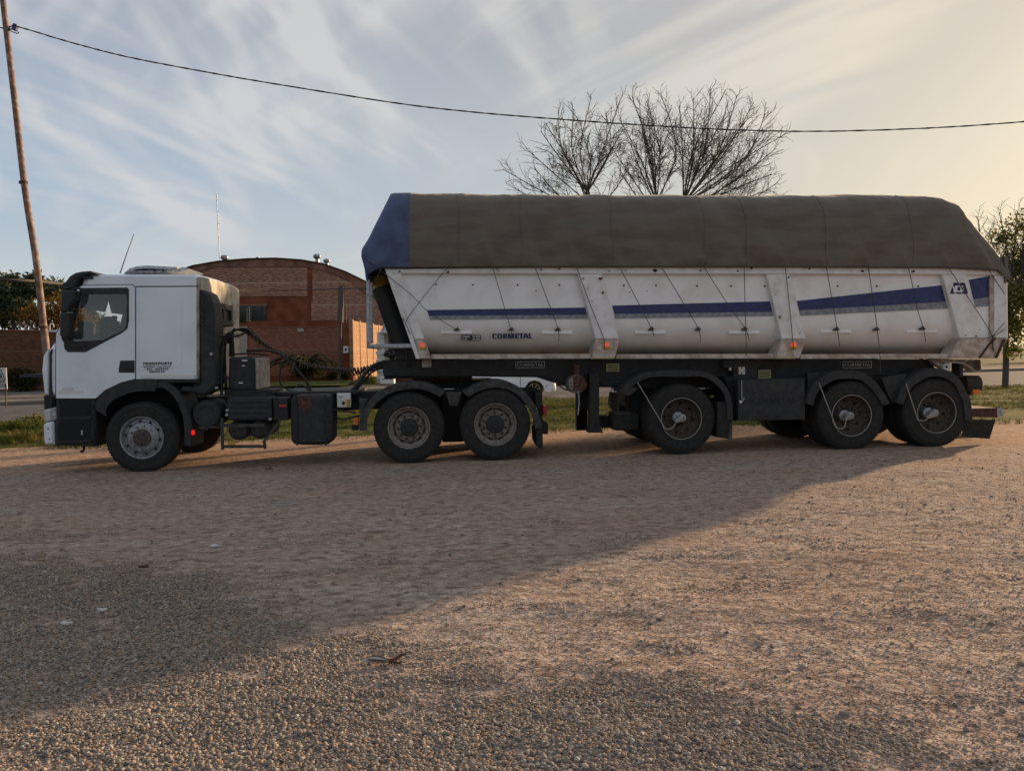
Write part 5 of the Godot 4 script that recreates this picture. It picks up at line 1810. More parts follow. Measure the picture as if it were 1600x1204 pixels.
	for e in [[-1.3, 4.2, 0, .9], [-.4, 4.6, .3, .95], [.6, 4.5, -.2, .95], [1.5, 4.2, .1, .85], [0, 3.7, 0, 1.0], [-.9, 3.4, .4, .8], [1.0, 3.5, -.4, .8], [-2.0, 3.8, .2, .7]]:
		leaf_cloud(st, Vector3(e[0], e[1], e[2]), Vector3(e[3], e[3] * .75, e[3]), 1300, .2, [C(.03, .045, .018), C(.045, .06, .022), C(.06, .07, .03)], r, .45)
	obj("crown", st, M.leaf, ev)
	# trees farther off, mostly behind the trailer and past the right edge
	var k := 0
	for q in [[700, 120.0, 3.4], [830, 130.0, 4.2], [1010, 115.0, 3.6], [1290, 110.0, 4.4], [1440, 100.0, 4.0], [1720, 80.0, 4.4], [1850, 70.0, 4.6], [-180, 60.0, 4.0], [-320, 66.0, 4.4], [1990, 95.0, 4.6], [2160, 85.0, 4.2], [2400, 90.0, 5.0], [1380, 140.0, 5.0], [1180, 150.0, 5.2]]:
		var f := far_at(q[0], 560, q[1])
		f.y = -.3
		var where: String = ["far left behind the front of the trailer", "behind the middle of the trailer", "behind the first trailer axle", "behind the trailer's tool box", "behind the last trailer axles", "past the right edge", "second past the right edge", "past the left edge", "second past the left edge", "third past the right edge", "fourth past the right edge", "farthest past the right edge", "farthest behind the trailer axles", "farthest behind the first trailer axle"][k]
		var o := thing("distant_tree", "round dark tree far off, " + where, "tree", Transform3D(Basis(), f), "distant trees along the far street")
		st = mb()
		tube(st, PackedVector3Array([Vector3(0, -.3, 0), Vector3(0, 2.5, 0), Vector3(.2, 4.0, 0)]), .25, .15, 8, false)
		obj("trunk", st, M.bark, o)
		st = mb()
		for e in 6:
			var a := e * 1.05 + k
			leaf_cloud(st, Vector3(cos(a) * 1.5, 3.4 + (e % 3) * .9, sin(a) * 1.5), Vector3.ONE * q[2] * .42, 420, .4, [C(.03, .035, .016), C(.05, .05, .02)], r, .45)
		obj("crown", st, M.leaf, o)
		k += 1

# ---------------------------------------------------------------- buildings
func wall_poly(px: Array, z: float) -> PackedVector3Array:
	var out := PackedVector3Array()
	for i in range(0, px.size(), 2): out.append(wall_point(px[i], px[i + 1], z))
	return out

func wall_plate(called: String, px: Array, z: float, depth: float, m: Material, parent: Node, at := Vector3.ZERO) -> MeshInstance3D:
	var st := mb()
	var p := wall_poly(px, z)
	for i in p.size(): p[i] -= at
	slab(st, p, Vector3(0, 0, -depth))
	return obj(called, st, m, parent)

func build_buildings() -> void:
	# warehouse with its arched gable
	var z := -68.0
	var at := wall_point(430, 588, z)
	var t := thing("warehouse", "brick warehouse with arched gable and rust coloured walls behind the cab", "warehouse", Transform3D(Basis(), at))
	var arch: Array = [232, 592, 232, 444, 262, 428, 300, 414.5, 340, 407.6, 385, 403.8, 430, 402.8, 470, 405.5, 505, 411.5, 540, 424, 575, 441, 610, 460, 640, 480, 640, 592]
	wall_plate("gable_wall", arch, z, 30.0, M.rust_wall, t, at)
	wall_plate("parapet", [262, 429, 300, 415.5, 340, 408.6, 385, 404.8, 430, 403.8, 470, 406.5, 505, 412.5, 540, 425, 575, 442, 575, 462, 550, 441, 527, 430, 505, 422.5, 483, 417.5, 482, 416.5, 340, 416.5, 310, 424, 262, 446], z + .12, .12, M.parapet, t, at)
	wall_plate("roof_edge", [230, 444.5, 262, 427.5, 300, 413.8, 340, 406.8, 385, 403, 430, 402, 470, 404.7, 505, 410.7, 540, 423.2, 575, 440.2, 612, 460.4, 612, 461.6, 575, 441.6, 540, 424.6, 505, 412, 470, 406, 430, 403.3, 385, 404.3, 340, 408.1, 300, 415, 262, 429, 230, 446], z + .3, 30.4, M.soot, t, at)
	wall_plate("brick_panel", [312, 424.5, 342, 416.8, 480, 416.8, 480, 463, 300, 463, 300, 428], z + .05, .05, M.brick_pale, t, at)
	wall_plate("brick_panel", [488, 419.5, 505, 423.5, 527, 431, 550, 442, 575, 463, 612, 480, 612, 470, 640, 500, 640, 588, 486, 588, 486, 472, 488, 471], z + .045, .045, M.brick_pale, t, at)
	wall_plate("brick_panel", [388, 503, 480, 500, 480, 588, 388, 588], z + .04, .04, M.brick_red, t, at)
	var win := wall_plate("window", [360, 477.2, 416, 477.2, 416, 502.4, 360, 503], z + .06, .06, M.dark_pane, t, at)
	wall_plate("lintel", [358, 475, 417, 475, 417, 477.2, 358, 477.2], z + .12, .12, M.parapet, win, at)
	for k in 5: wall_plate("window_bar", [362 + k * 11.5, 477.4, 362.7 + k * 11.5, 477.4, 362.7 + k * 11.5, 502, 362 + k * 11.5, 502], z + .1, .03, M.soot, win, at)
	for k in 4: wall_plate("window_bar", [362, 481 + k * 5.5, 415, 481 + k * 5.5, 415, 481.6 + k * 5.5, 362, 481.6 + k * 5.5], z + .115, .012, M.soot, win, at)
	for k in 2: wall_plate("curtain_strip", [384.6 + k * 4, 479, 386.6 + k * 4, 479, 386.6 + k * 4, 502, 384.6 + k * 4, 502], z + .09, .02, M.beige, win, at)
	wall_plate("service_door", [372.5, 509.5, 387, 509.5, 387, 588, 372.5, 588], z + .08, .08, M.beige, t, at)
	wall_plate("wall_lamp", [464.5, 513.4, 473.5, 513, 474, 517.5, 464.5, 518], -54.9, .3, M.pipe_grey, t, at)
	for q in [[350.5, 402.5, .36], [495.3, 400.8, .36], [510.3, 407.8, .32], [402, 403, .16]]:
		var c := wall_point(q[0], q[1], z - 2.0) - at
		var v := mb()
		var up := Basis(Vector3(1, 0, 0), -PI / 2)
		lathe(v, [Vector2(.17, -1.2), Vector2(.17, -.2), Vector2(.26, -.16), Vector2(.34, -.04), Vector2(.35, .06), Vector2(.3, .16), Vector2(.16, .23), Vector2(0, .25)], c, up, 24, q[2] / .36)
		for k in 16:
			var b := Basis(Vector3.UP, TAU * k / 16)
			box(v, c + b * Vector3(.335, .02, 0) * (q[2] / .36), Vector3(.03, .24, .02) * (q[2] / .36), b)
		obj("roof_ventilator", v, M.galv, t)
	var mast := mb()
	rod(mast, wall_point(343, 406, z - 1) - at, wall_point(338, 302, z - 1) - at, .035, 6)
	rod(mast, wall_point(339, 330, z - 1) - at, wall_point(341.5, 330, z - 1) - at, .02, 5)
	rod(mast, wall_point(340, 350, z - 1) - at, wall_point(342.5, 349, z - 1) - at, .02, 5)
	obj("radio_mast", mast, M.galv, t)
	# annex and yard wall in front of it
	z = -55.0
	at = wall_point(465, 588, z)
	var a := thing("annex", "low red brick annex of the warehouse with orange sunlit side wall", "building", Transform3D(Basis(), at))
	var f := wall_poly([386, 501.5, 548, 499.5, 548, 590, 386, 590], z)
	var st := mb()
	for i in f.size(): f[i] -= at
	slab(st, f, Vector3(0, 0, -2.6))
	obj("front_wall", st, M.rust_wall, a)
	wall_plate("brick_panel", [388, 512.5, 529, 512, 529, 586, 388, 586], z + .05, .05, M.brick_red, a, at)
	wall_plate("string_course", [386, 511, 548, 510, 548, 511.4, 386, 512.4], z + .08, .08, M.parapet, a, at)
	wall_plate("plinth", [400, 587, 552, 586, 552, 596, 400, 597], z + .9, .9, M.rust_wall, a, at)
	# side wall running back, its right face towards the sun
	st = mb()
	var p0 := wall_point(548.6, 500, z + .02)
	var h := p0.y
	var dirv := Vector3(.03, 0, -1).normalized()
	var bs := Basis(dirv.cross(Vector3.UP).normalized() * -1.0, Vector3.UP, dirv)
	var mid := p0 + dirv * 5.8
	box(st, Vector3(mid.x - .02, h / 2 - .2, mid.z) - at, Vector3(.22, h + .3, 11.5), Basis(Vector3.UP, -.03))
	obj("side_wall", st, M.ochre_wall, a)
	st = mb()
	for k in 5:
		var c := p0 + dirv * (.06 + k * 2.3)
		box(st, Vector3(c.x - .02, h / 2 - .16, c.z) - at, Vector3(.28, h + .42, .3))
	obj("wall_pier", st, M.ochre_wall, a)
	wall_plate("meter_box", [536.2, 540.5, 543.8, 540, 544, 551, 536.4, 551.5], z + .14, .14, M.label_white, a, at)
	wall_plate("meter_window", [538.6, 544, 541.4, 544, 541.4, 547.5, 538.6, 547.5], z + .15, .03, M.dark, a, at)
	# small house with a corrugated porch
	z = -47.0
	at = wall_point(620, 590, z)
	var k2 := thing("porch_house", "small house with pale pillar and corrugated porch roof behind the trailer front", "house", Transform3D(Basis(), at))
	wall_plate("house_wall", [606, 512, 720, 512, 720, 596, 606, 596], z - 2.2, 6.0, M.rust_wall, k2, at)
	wall_plate("house_roof", [600, 511, 726, 511, 715, 503, 612, 503], z - 2.0, 6.4, M.galv, k2, at)
	wall_plate("pillar", [589, 519, 600, 519, 600, 598, 589, 598], z - .2, .5, M.render_white, k2, at)
	wall_plate("pillar", [601, 519, 605.5, 519, 605.5, 592, 601, 592], z - .9, .3, M.render_white, k2, at)
	for q in 5: wall_plate("pillar_block", [587.5, 536 + q * 13, 601.5, 536 + q * 13, 601.5, 541 + q * 13, 587.5, 541 + q * 13], z - .1, .6, M.render_white, k2, at)
	st = mb()
	var e0 := wall_point(593, 520, z) - at
	var e1 := wall_point(680, 519, z) - at
	var r0 := wall_point(601, 504, z - 2.4) - at
	var n := 60
	for i in n:
		var u0 := float(i) / n
		var u1 := float(i + 1) / n
		var w0 := .035 * sin(i * PI / 1.5)
		var w1 := .035 * sin((i + 1) * PI / 1.5)
		var a0 := e0.lerp(e1, u0) + Vector3(0, w0, 0)
		var a1 := e0.lerp(e1, u1) + Vector3(0, w1, 0)
		var b0 := r0 + (e1 - e0) * u0 + Vector3(0, w0, 0)
		var b1 := r0 + (e1 - e0) * u1 + Vector3(0, w1, 0)
		quad(st, a0, b0, b1, a1)
		quad(st, a1 - Vector3(0, .01, 0), b1 - Vector3(0, .01, 0), b0 - Vector3(0, .01, 0), a0 - Vector3(0, .01, 0))
	obj("porch_roof", st, M.galv, k2)
	wall_plate("roof_vent_pipe", [600, 496, 606.5, 496, 608, 505, 599, 505], z - 1.5, .4, M.galv, k2, at)
	var hw := wall_plate("window", [608, 548, 627, 548, 627, 566, 608, 566], z - 2.15, .06, M.dark_pane, k2, at)
	for q in [[607, 547, 628, 549], [607, 565, 628, 567], [607, 549, 609, 565], [626, 549, 628, 565], [616.8, 549, 618.2, 565]]:
		wall_plate("frame", [q[0], q[1], q[2], q[1], q[2], q[3], q[0], q[3]], z - 2.1, .06, M.beige, hw, at)
	# boundary wall on the left
	z = -43.0
	at = wall_point(40, 608, z)
	var w := thing("boundary_wall", "long brown brick boundary wall left of the cab, across the road", "wall", Transform3D(Basis(), at))
	wall_plate("brickwork", [-420, 512, 300, 519, 300, 612, -420, 612], z, .25, M.brick_brown, w, at)
	wall_plate("coping", [-420, 510.5, 300, 517.6, 300, 519.4, -420, 512.4], z + .05, .35, M.brick_red, w, at)
	wall_plate("footing", [-420, 598, 300, 603, 300, 612, -420, 612], z + .07, .08, M.brick_red, w, at)
	for q in [[31, 516, 30, 502], [39, 516, 37, 502]]:
		st = mb()
		tube(st, PackedVector3Array([wall_point(q[0], q[1], z - .1) - at, wall_point(q[2], q[3], z - .1) - at]), .04, .035, 6)
		obj("wall_bar", st, M.pole, w)
	st = mb()
	tube(st, smooth_path([wall_point(77, 517, z - .1) - at, wall_point(77.5, 508, z - .1) - at, wall_point(80, 505, z - .1) - at, wall_point(83, 507, z - .1) - at, wall_point(83, 511, z - .1) - at], 4), .03, .03, 6)
	obj("wall_hook", st, M.render_white, w)
	wall_plate("pale_cap_block", [75, 515, 88, 515, 88, 518.8, 75, 518.8], z + .1, .4, M.render_white, w, at)

# ---------------------------------------------------------------- street things
func build_car() -> void:
	var z := -27.6
	var o := wall_point(870, 620, z)
	o.y = SLOPE * o.x - .03
	var t := thing("parked_car", "white car on the road, glimpsed under the trailer's chassis", "car", Transform3D(Basis(Vector3.UP, .06), o))
	# x runs back from the nose (negative), z away from the camera (negative)
	var prof := [0.0, .30, -.02, .48, -.05, .66, -.14, .76, -.55, .88, -1.15, .97, -1.9, .99, -3.2, 1.0, -3.75, .98, -4.02, .9, -4.12, .72, -4.14, .45, -4.08, .28, -3.72, .24, -3.68, .42, -3.55, .58, -3.35, .645, -3.15, .58, -3.02, .42, -2.98, .24, -1.17, .24, -1.13, .42, -1.0, .58, -.8, .645, -.6, .58, -.47, .42, -.43, .24, -.06, .22]
	var st := mb()
	var zs := [0.0, -.04, -.14, -.85, -1.56, -1.66, -1.7]
	var pull := [.10, .03, 0.0, .06, 0.0, .03, .10]
	var rings: Array = []
	for k in zs.size():
		var ring := PackedVector3Array()
		for i in range(0, prof.size(), 2):
			var x: float = prof[i]
			if x > -.3: x -= pull[k] * 1.6 if k != 3 else -.05
			if x < -3.9: x += pull[k]
			var y: float = prof[i + 1]
			if k == 0 or k == 6: y = y - .03 if y > .7 else y
			ring.append(Vector3(x, y, zs[k] - (.06 if y > .85 and k == 0 else 0.0) + (.06 if y > .85 and k == 6 else 0.0)))
		rings.append(ring)
	group_id += 1
	st.set_smooth_group(group_id)
	for k in zs.size() - 1:
		for i in rings[0].size():
			var j: int = (i + 1) % rings[0].size()
			quad(st, rings[k][i], rings[k + 1][i], rings[k + 1][j], rings[k][j])
	st.set_smooth_group(-1)
	face(st, rings[0], Vector3(0, 0, 1))
	face(st, rings[6], Vector3(0, 0, -1))
	obj("body", st, M.car, t)
	st = mb()
	var cab := PackedVector3Array([Vector3(-1.1, .95, -.12), Vector3(-1.75, 1.36, -.25), Vector3(-2.2, 1.44, -.27), Vector3(-3.0, 1.42, -.27), Vector3(-3.55, 1.2, -.22), Vector3(-3.85, .95, -.12)])
	slab(st, cab, Vector3(0, 0, -1.35), .06)
	obj("roof", st, M.car, t)
	st = mb()
	slab(st, PackedVector3Array([Vector3(-1.35, .99, -.115), Vector3(-1.8, 1.32, -.2), Vector3(-2.2, 1.38, -.215), Vector3(-2.9, 1.36, -.215), Vector3(-3.4, 1.16, -.17), Vector3(-3.5, .99, -.115)]), Vector3(0, 0, -.02))
	obj("side_window", st, M.dark_pane, t)
	for x in [-.8, -3.35]:
		for s in [0, 1]:
			var w := Node3D.new()
			w.name = "wheel"
			t.add_child(w, true)
			w.position = Vector3(x, .31, -.03 if s == 0 else -1.67)
			if s: w.rotation.y = PI
			var ty := mb()
			lathe(ty, [Vector2(.21, -.03), Vector2(.22, .0), Vector2(.28, .0), Vector2(.305, -.02), Vector2(.31, -.05), Vector2(.31, -.2), Vector2(.2, -.2)], Vector3.ZERO, Basis(), 36)
			obj("tyre", ty, M.rubber, w)
			ty = mb()
			lathe(ty, [Vector2(.212, -.03), Vector2(.212, .003), Vector2(.195, .003), Vector2(.185, -.03)], Vector3.ZERO, Basis(), 32)
			for k in 7:
				var b := Basis(Vector3(0, 0, 1), TAU * k / 7 + .2)
				box(ty, b * Vector3(.115, 0, -.012), Vector3(.17, .032, .02), b)
			disc(ty, Vector3(0, 0, .0), .05, .03, Basis(), 16)
			obj("rim", ty, M.chrome, w)
			ty = mb()
			disc(ty, Vector3(0, 0, -.06), .2, .05, Basis(), 24)
			obj("brake", ty, M.dark, w)
	for q in [["door_gap", [-1.3, .32, -1.315, .32, -1.315, .93, -1.3, .93]], ["door_gap", [-2.35, .32, -2.365, .32, -2.365, .95, -2.35, .95]], ["sill", [-1.2, .22, -2.95, .22, -2.95, .29, -1.2, .29]]]:
		st = mb()
		var pp := PackedVector3Array()
		for i in range(0, q[1].size(), 2): pp.append(Vector3(q[1][i], q[1][i + 1], .004))
		slab(st, pp, Vector3(0, 0, -.01))
		obj(q[0], st, M.soot, t)
	st = mb()
	slab(st, PackedVector3Array([Vector3(-.16, .68, -.03), Vector3(-.3, .8, -.05), Vector3(-.72, .86, -.02), Vector3(-.62, .76, .006), Vector3(-.3, .68, .0)]), Vector3(0, 0, -.2), .01)
	obj("headlight", st, M.dark_pane, t)
	st = mb()
	slab(st, PackedVector3Array([Vector3(-.13, .69, -.06), Vector3(-.2, .79, -.06), Vector3(-.06, .76, -.2), Vector3(-.02, .67, -.2)]), Vector3(-.05, 0, -.12), .01)
	obj("headlight_lens", st, M.lens, t)
	st = mb()
	slab(st, PackedVector3Array([Vector3(-.1, .36, -.05), Vector3(-.13, .46, -.05), Vector3(-.34, .48, .006), Vector3(-.42, .36, .006)]), Vector3(0, 0, -.1))
	obj("fog_lamp_recess", st, M.soot, t)

func build_street() -> void:
	# leaning rusty pole on the left
	var d := 18.0
	var foot := far_at(80.5, 676, d)
	foot.y = SLOPE * foot.x - .1
	var t := thing("utility_pole", "tall leaning rust brown pole left of the cab, carrying the overhead cable", "pole", Transform3D(Basis(), foot))
	var pts: Array = []
	for q in [[80.5, 676], [77, 625], [71.5, 545], [66.5, 500], [55, 400], [39, 300], [21.5, 150], [4, 0], [-3, -60]]: pts.append(far_at(q[0], q[1], d) - foot)
	pts[0].y = 0
	var st := mb()
	tube(st, smooth_path(pts, 4), .086, .06, 14)
	obj("shaft", st, M.pole, t)
	for q in [[67.5, 511], [36, 285]]:
		st = mb()
		var c := far_at(q[0], q[1], d) - foot
		tube(st, PackedVector3Array([c - Vector3(0, .03, 0), c + Vector3(0, .03, 0)]), .094, .094, 14)
		obj("pole_joint", st, M.rust, t)
	st = mb()
	rbox(st, far_at(23, 42.5, d) - foot, Vector3(.10, .15, .1), .02, Basis(Vector3(0, 0, 1), -.3))
	rod(st, far_at(10, 46, d) - foot, far_at(23, 45, d) - foot, .015)
	obj("insulator", st, M.blue, t)
	st = mb()
	tube(st, smooth_path([far_at(14, 47, d) - foot, far_at(20, 50, d) - foot, far_at(27, 52, d) - foot, far_at(29, 50, d) - foot], 4), .012, .012, 6)
	obj("tail_wire", st, M.rope, t)
	st = mb()
	pts = []
	for q in [[-2600, -560], [-1200, -270], [-500, -95], [-140, 10], [-60, 30], [5, 44], [14, 47], [24, 41], [110, 66], [200, 89], [320, 112], [430, 131], [620, 161], [740, 175], [860, 185], [1000, 195], [1140, 202.5], [1280, 205], [1450, 200], [1600, 190], [1760, 176], [1900, 160], [2500, 70], [3600, -130]]: pts.append(far_at(q[0], q[1], d))
	var path := smooth_path(pts, 8)
	for s in 2:
		var tw := PackedVector3Array()
		for i in path.size():
			var a := i * 1.9 + s * PI
			tw.append(path[i] + Vector3(0, cos(a), sin(a)) * .009)
		tube(st, tw, .012, .012, 6)
	tag(obj("overhead_cable", st, M.rope), "black twisted overhead cable sagging across the sky from the leaning pole", "cable")
	st = mb()
	pts = []
	for q in [[-1500, 250, 15.0], [-500, 385, 16.0], [-80, 430, 17.0], [62, 439.5, 18.2], [100, 443, 24.0], [240, 450, 36.0], [372, 453.6, 46.0], [480, 453, 49.5], [531, 451, 50.0], [600, 449.5, 48.0], [720, 441, 40.0]]: pts.append(far_at(q[0], q[1], q[2]))
	tube(st, smooth_path(pts, 6), .035, .035, 6)
	tag(obj("service_cable", st, M.rope), "dark service cable strung low across the front of the warehouse", "cable")
	# post before the annex
	foot = far_at(529.5, 590, 50.0)
	foot.y = -.1
	t = thing("wooden_post", "grey wooden post with cable standing before the brick annex", "post", Transform3D(Basis(), foot))
	st = mb()
	tube(st, PackedVector3Array([Vector3(0, 0, 0), far_at(531.5, 502, 50) - foot]), .11, .11, 8)
	tube(st, PackedVector3Array([far_at(531.5, 504, 50) - foot, far_at(533, 447, 50) - foot]), .2, .18, 10)
	obj("shaft", st, M.bark, t)
	st = mb()
	rod(st, far_at(541, 505, 50) - foot, far_at(538, 450, 50) - foot, .03)
	rod(st, far_at(531, 448, 50) - foot, far_at(541, 447, 50) - foot, .04)
	obj("conduit", st, M.bark, t)
	# warning sign at the left edge
	d = 27.5
	foot = far_at(8, 634, d)
	foot.y = SLOPE * foot.x
	t = thing("warning_sign", "white sign board with black warning triangle on a thin post, at the left edge", "sign", Transform3D(Basis(), foot))
	st = mb()
	rod(st, Vector3(.02, 0, 0), far_at(8.5, 600, d) - foot, .02)
	obj("post", st, M.soot, t)
	var sgn := func(called: String, q: Array, lift: float, m: Material, par: Node) -> MeshInstance3D:
		var s2 := mb()
		var p := PackedVector3Array()
		for i in range(0, q.size(), 2): p.append(far_at(q[i], q[i + 1], d) - foot + Vector3(0, 0, lift))
		slab(s2, p, Vector3(0, 0, -.02 if lift == 0.0 else -.006))
		return obj(called, s2, m, par)
	var bd: MeshInstance3D = sgn.call("board", [-11, 574.5, 9, 574.3, 10.8, 607.5, -11, 608], 0.0, M.label_white, t)
	sgn.call("triangle", [1.2, 575.5, 8.2, 593.5, -6, 593.5], .008, M.black_ink, bd)
	sgn.call("triangle_field", [1.2, 578.5, 6.2, 592.2, -4, 592.2], .014, M.label_white, bd)
	sgn.call("triangle_mark", [.4, 582.5, 2, 582.5, 2.6, 587, 4.4, 591.2, 1.6, 590, -1, 591.2, .2, 587], .02, M.black_ink, bd)
	sgn.call("printed_line", [-8, 595, 7.2, 595, 7.3, 597, -8, 597], .008, M.black_ink, bd)
	sgn.call("printed_line", [-8, 599, 8, 599, 8.2, 604.5, -8, 604.5], .008, M.black_ink, bd)
	for k in 4: sgn.call("printed_gap", [-6 + k * 3.4, 600.4, -3.6 + k * 3.4, 600.4, -3.6 + k * 3.4, 603, -6 + k * 3.4, 603], .014, M.label_white, bd)
	# shrubs
	var r := RandomNumberGenerator.new()
	r.seed = 63
	foot = far_at(476, 588, 52.5)
	foot.y = -.05
	t = thing("palm_shrub", "dark palm-like shrub with drooping fronds before the brick annex", "shrub", Transform3D(Basis(), foot))
	st = mb()
	for k in 46:
		var a := r.randf() * TAU
		var l := r.randf_range(1.5, 2.7)
		var up := r.randf_range(.8, 2.5)
		var dv := Vector3(cos(a), 0, sin(a))
		st.set_color(C(.03, .035, .016).lerp(C(.06, .06, .03), r.randf()))
		var prev := Vector3(0, r.randf_range(.2, 1.2), 0)
		for s in 6:
			var u := (s + 1) / 6.0
			var nx := Vector3(0, .9, 0) + dv * l * u + Vector3.UP * (up * u * (1.5 - 1.5 * u))
			var w := dv.cross(Vector3.UP) * .16 * sin(clampf(u * PI, .3, PI - .2))
			quad(st, prev - w + Vector3(0, -.08, 0), prev, nx, nx - w + Vector3(0, -.08, 0))
			quad(st, prev, prev + w + Vector3(0, -.08, 0), nx + w + Vector3(0, -.08, 0), nx)
			prev = nx
	st.set_color(Color.WHITE)
	obj("fronds", st, M.leaf, t)
	st = mb()
	for k in 6: leaf_cloud(st, Vector3(r.randf_range(-1.2, 1.4), r.randf_range(.3, .8), r.randf_range(-.3, .4)), Vector3(.6, .5, .5), 260, .17, [C(.025, .03, .014), C(.05, .05, .025), C(.1, .1, .07)], r)
	obj("undergrowth", st, M.leaf, t)
	for q in [[573, 588, 45.0, .45, "yellow green shrub at the foot of the sunlit side wall", [C(.2, .2, .04), C(.12, .15, .03)]], [528, 583, 51.0, .55, "low dark shrub at the foot of the wooden post", [C(.03, .035, .014), C(.05, .05, .02)]], [24, 596, 42.0, .95, "dark green shrub against the brown boundary wall beside the warning sign", [C(.03, .04, .016), C(.05, .05, .02)]], [50, 662, 17.6, .3, "weedy clump on the verge before the cab's bumper", [C(.07, .09, .025), C(.14, .13, .04), C(.3, .28, .12)]], [38, 672, 16.6, .26, "weedy clump on the verge left of the cab's bumper", [C(.06, .08, .02), C(.12, .12, .04)]]]:
		foot = far_at(q[0], q[1] + 6, q[2])
		foot.y = SLOPE * foot.x - .02
		t = thing("shrub", q[4], "shrub", Transform3D(Basis(), foot))
		st = mb()
		for k in 7: leaf_cloud(st, Vector3(r.randf_range(-1, 1) * q[3], q[3] * r.randf_range(.4, 1.0), r.randf_range(-.6, .6) * q[3]), Vector3.ONE * q[3] * .55, 240, q[3] * .22, q[5], r)
		obj("leaves", st, M.leaf, t)
		st = mb()
		for k in 6: tube(st, PackedVector3Array([Vector3(r.randf_range(-.1, .1), 0, 0), Vector3(r.randf_range(-.7, .7) * q[3], q[3] * .8, r.randf_range(-.4, .4) * q[3])]), .012, .006, 4)
		obj("stems", st, M.bark, t)
	# white crate and stones by the porch house
	foot = far_at(606, 600, 41.0)
	foot.y = -.04
	t = thing("white_crate", "white printed box at the roadside under the trailer's front end", "box", Transform3D(Basis(), foot))
	st = mb()
	rbox(st, Vector3(0, .28, 0), Vector3(.72, .36, .5), .02)
	obj("crate", st, M.label_white, t)
	for k in 3:
		st = mb()
		box(st, Vector3(-.2 + k * .2, .36, .252), Vector3(.13, .05, .006))
		obj("printed_line", st, M.blue, t)
	st = mb()
	rbox(st, Vector3(-.12, .05, .02), Vector3(.5, .12, .4), .03)
	obj("base_block", st, M.concrete, t)

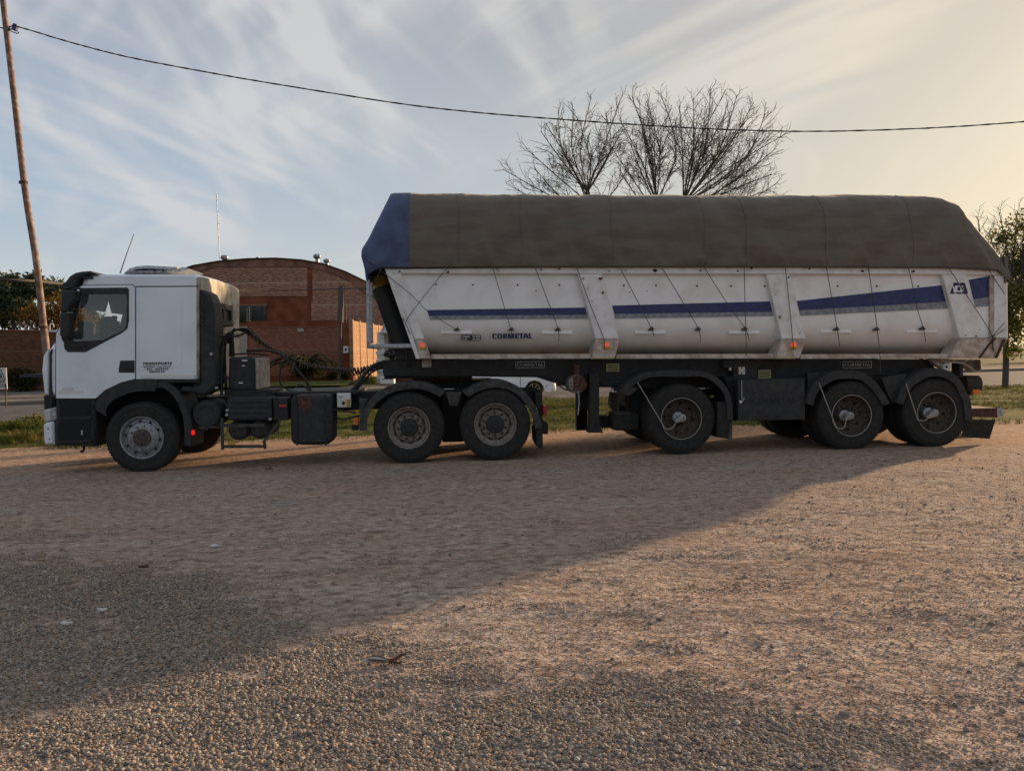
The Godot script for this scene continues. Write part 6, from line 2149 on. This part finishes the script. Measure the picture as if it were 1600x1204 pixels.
func build_litter() -> void:
	var at := func(px, py): 
		var p := ground_point(px, py)
		p.y = earth(p.x, p.z) + .004
		return p
	# dry pod husk in the foreground
	var p: Vector3 = at.call(595, 1040)
	var t := thing("dry_husk", "curled dry bark husk with a rusty tip, lying on the sunlit dirt in the foreground", "husk", Transform3D(Basis(Vector3.UP, .12), p))
	for q in [[-.10, .055, .0, .02, .035], [-.07, .05, -.02, .03, .03]]:
		var st := mb()
		group_id += 1
		st.set_smooth_group(group_id)
		var n := 12
		for i in n:
			for k in 4:
				var f := func(ii: int, kk: int) -> Vector3:
					var u := float(ii) / n
					var w: float = q[4] * sin(PI * clampf(u * .9 + .1, 0, 1))
					var a := lerpf(-1.2, 1.2, kk / 4.0)
					return Vector3(lerpf(q[0], q[1], u), q[3] * (1 - u) * .6 + .008 + w * (1 - cos(a)) * .7, q[2] + sin(a) * w)
				quad(st, f.call(i, k), f.call(i + 1, k), f.call(i + 1, k + 1), f.call(i, k + 1))
		obj("shell", st, M.bark if q[0] > -.09 else M.beige, t)
	var st := mb()
	tube(st, smooth_path([Vector3(.04, .015, 0), Vector3(.07, .02, -.01), Vector3(.1, .03, -.03), Vector3(.13, .035, -.04)], 4), .014, .004, 7)
	tube(st, smooth_path([Vector3(.06, .015, 0), Vector3(.09, .012, .02), Vector3(.11, .02, .015)], 4), .008, .003, 6)
	obj("stalk", st, M.rust, t)
	# half-buried hose ring
	p = at.call(446, 790)
	t = thing("hose_ring", "pale broken hose ring lying on the shaded dirt near the fuel tank", "ring", Transform3D(Basis(), p))
	st = mb()
	var ring := PackedVector3Array()
	for k in 22: ring.append(Vector3(cos(k * .29) * .095, .012 + .006 * sin(k * .6), sin(k * .29) * .085))
	tube(st, ring, .009, .009, 8)
	obj("ring", st, M.hose_pale, t)
	# forked dry stalk
	p = at.call(585, 830)
	t = thing("dry_stalk", "pale forked dry stalk lying on the shaded dirt, right of the hose ring", "twig", Transform3D(Basis(), p))
	st = mb()
	tube(st, PackedVector3Array([Vector3(-.03, .06, -.02), Vector3(-.01, .015, 0), Vector3(.05, .012, .01), Vector3(.1, .02, -.01)]), .008, .005, 6)
	tube(st, PackedVector3Array([Vector3(-.06, .01, .01), Vector3(-.01, .012, .01), Vector3(.03, .02, .03)]), .009, .006, 6)
	obj("stalk", st, M.hose_pale, t)
	var i := 0
	for q in [[338, 852, .05, "small pale paper scrap on the shaded dirt, left of the forked stalk"], [105, 972, .035, "flat whitish stone among the shaded gravel at the left"], [160, 953, .03, "pale flat chip at the edge of the shaded gravel"], [225, 887, .035, "dark leaf on the shaded dirt above the gravel"], [420, 733, .05, "dark leaf on the dirt below the step frame"]]:
		p = at.call(q[0], q[1])
		st = mb()
		var n := 7
		var pts := PackedVector3Array()
		for k in n:
			var a := TAU * k / n
			pts.append(Vector3(cos(a) * q[2] * (1 + .25 * sin(k * 2.7)), .012 + .008 * sin(k * 1.9 + i), sin(a) * q[2] * .6))
		for k in n:
			tri(st, Vector3(0, .016, 0), pts[k], pts[(k + 1) % n])
			quad(st, pts[k], pts[(k + 1) % n], pts[(k + 1) % n] * Vector3(1, 0, 1), pts[k] * Vector3(1, 0, 1))
		var o := obj("paper_scrap" if i == 0 else ("flat_stone" if i < 3 else "fallen_leaf"), st, M.render_white if i < 3 else M.rust)
		o.position = p
		tag(o, q[3], "scrap" if i == 0 else ("stone" if i < 3 else "leaf"))
		i += 1

# ---------------------------------------------------------------- the scene
func _ready() -> void:
	var cam := Camera3D.new()
	cam.name = "camera"
	cam.fov = rad_to_deg(2.0 * atan(602.0 / F))
	cam.near = 0.1
	cam.far = 3000.0
	cam.transform = Transform3D(CB, CP)
	add_child(cam)
	cam.current = true
	var env := Environment.new()
	env.background_mode = Environment.BG_SKY
	env.sky = Sky.new()
	env.sky.sky_material = make_sky()
	env.tonemap_mode = Environment.TONE_MAPPER_LINEAR
	env.tonemap_exposure = EXPO
	env.sdfgi_enabled = true
	env.ssao_enabled = true
	env.ssil_enabled = true
	var we := WorldEnvironment.new()
	we.name = "world"
	we.environment = env
	add_child(we)
	var sun := DirectionalLight3D.new()
	sun.name = "sun"
	sun.light_energy = 1.6
	sun.light_color = Color(1.0, 0.84, 0.66)
	sun.light_angular_distance = 1.5
	sun.shadow_enabled = true
	add_child(sun)
	var to := Vector3(sin(SUN_AZ) * cos(SUN_EL), sin(SUN_EL), -cos(SUN_AZ) * cos(SUN_EL))
	sun.look_at_from_position(Vector3.ZERO, -to)
	make_materials()
	build_ground()
	build_buildings()
	build_trees()
	# the truck stands at five degrees across the view, its tail farther away
	var th := deg_to_rad(5.0)
	var p := far_at(640, 723, 11.35)
	base = Transform3D(Basis(Vector3.UP, th), Vector3(p.x, 0, p.z))
	build_tractor()
	base = base * Transform3D(Basis(), Vector3(measure(1062, 700, 0).x, 0, 0))
	build_trailer()
	build_tarpaulin()
	build_car()
	build_street()
	build_litter()
	build_gravel()
	build_grass()
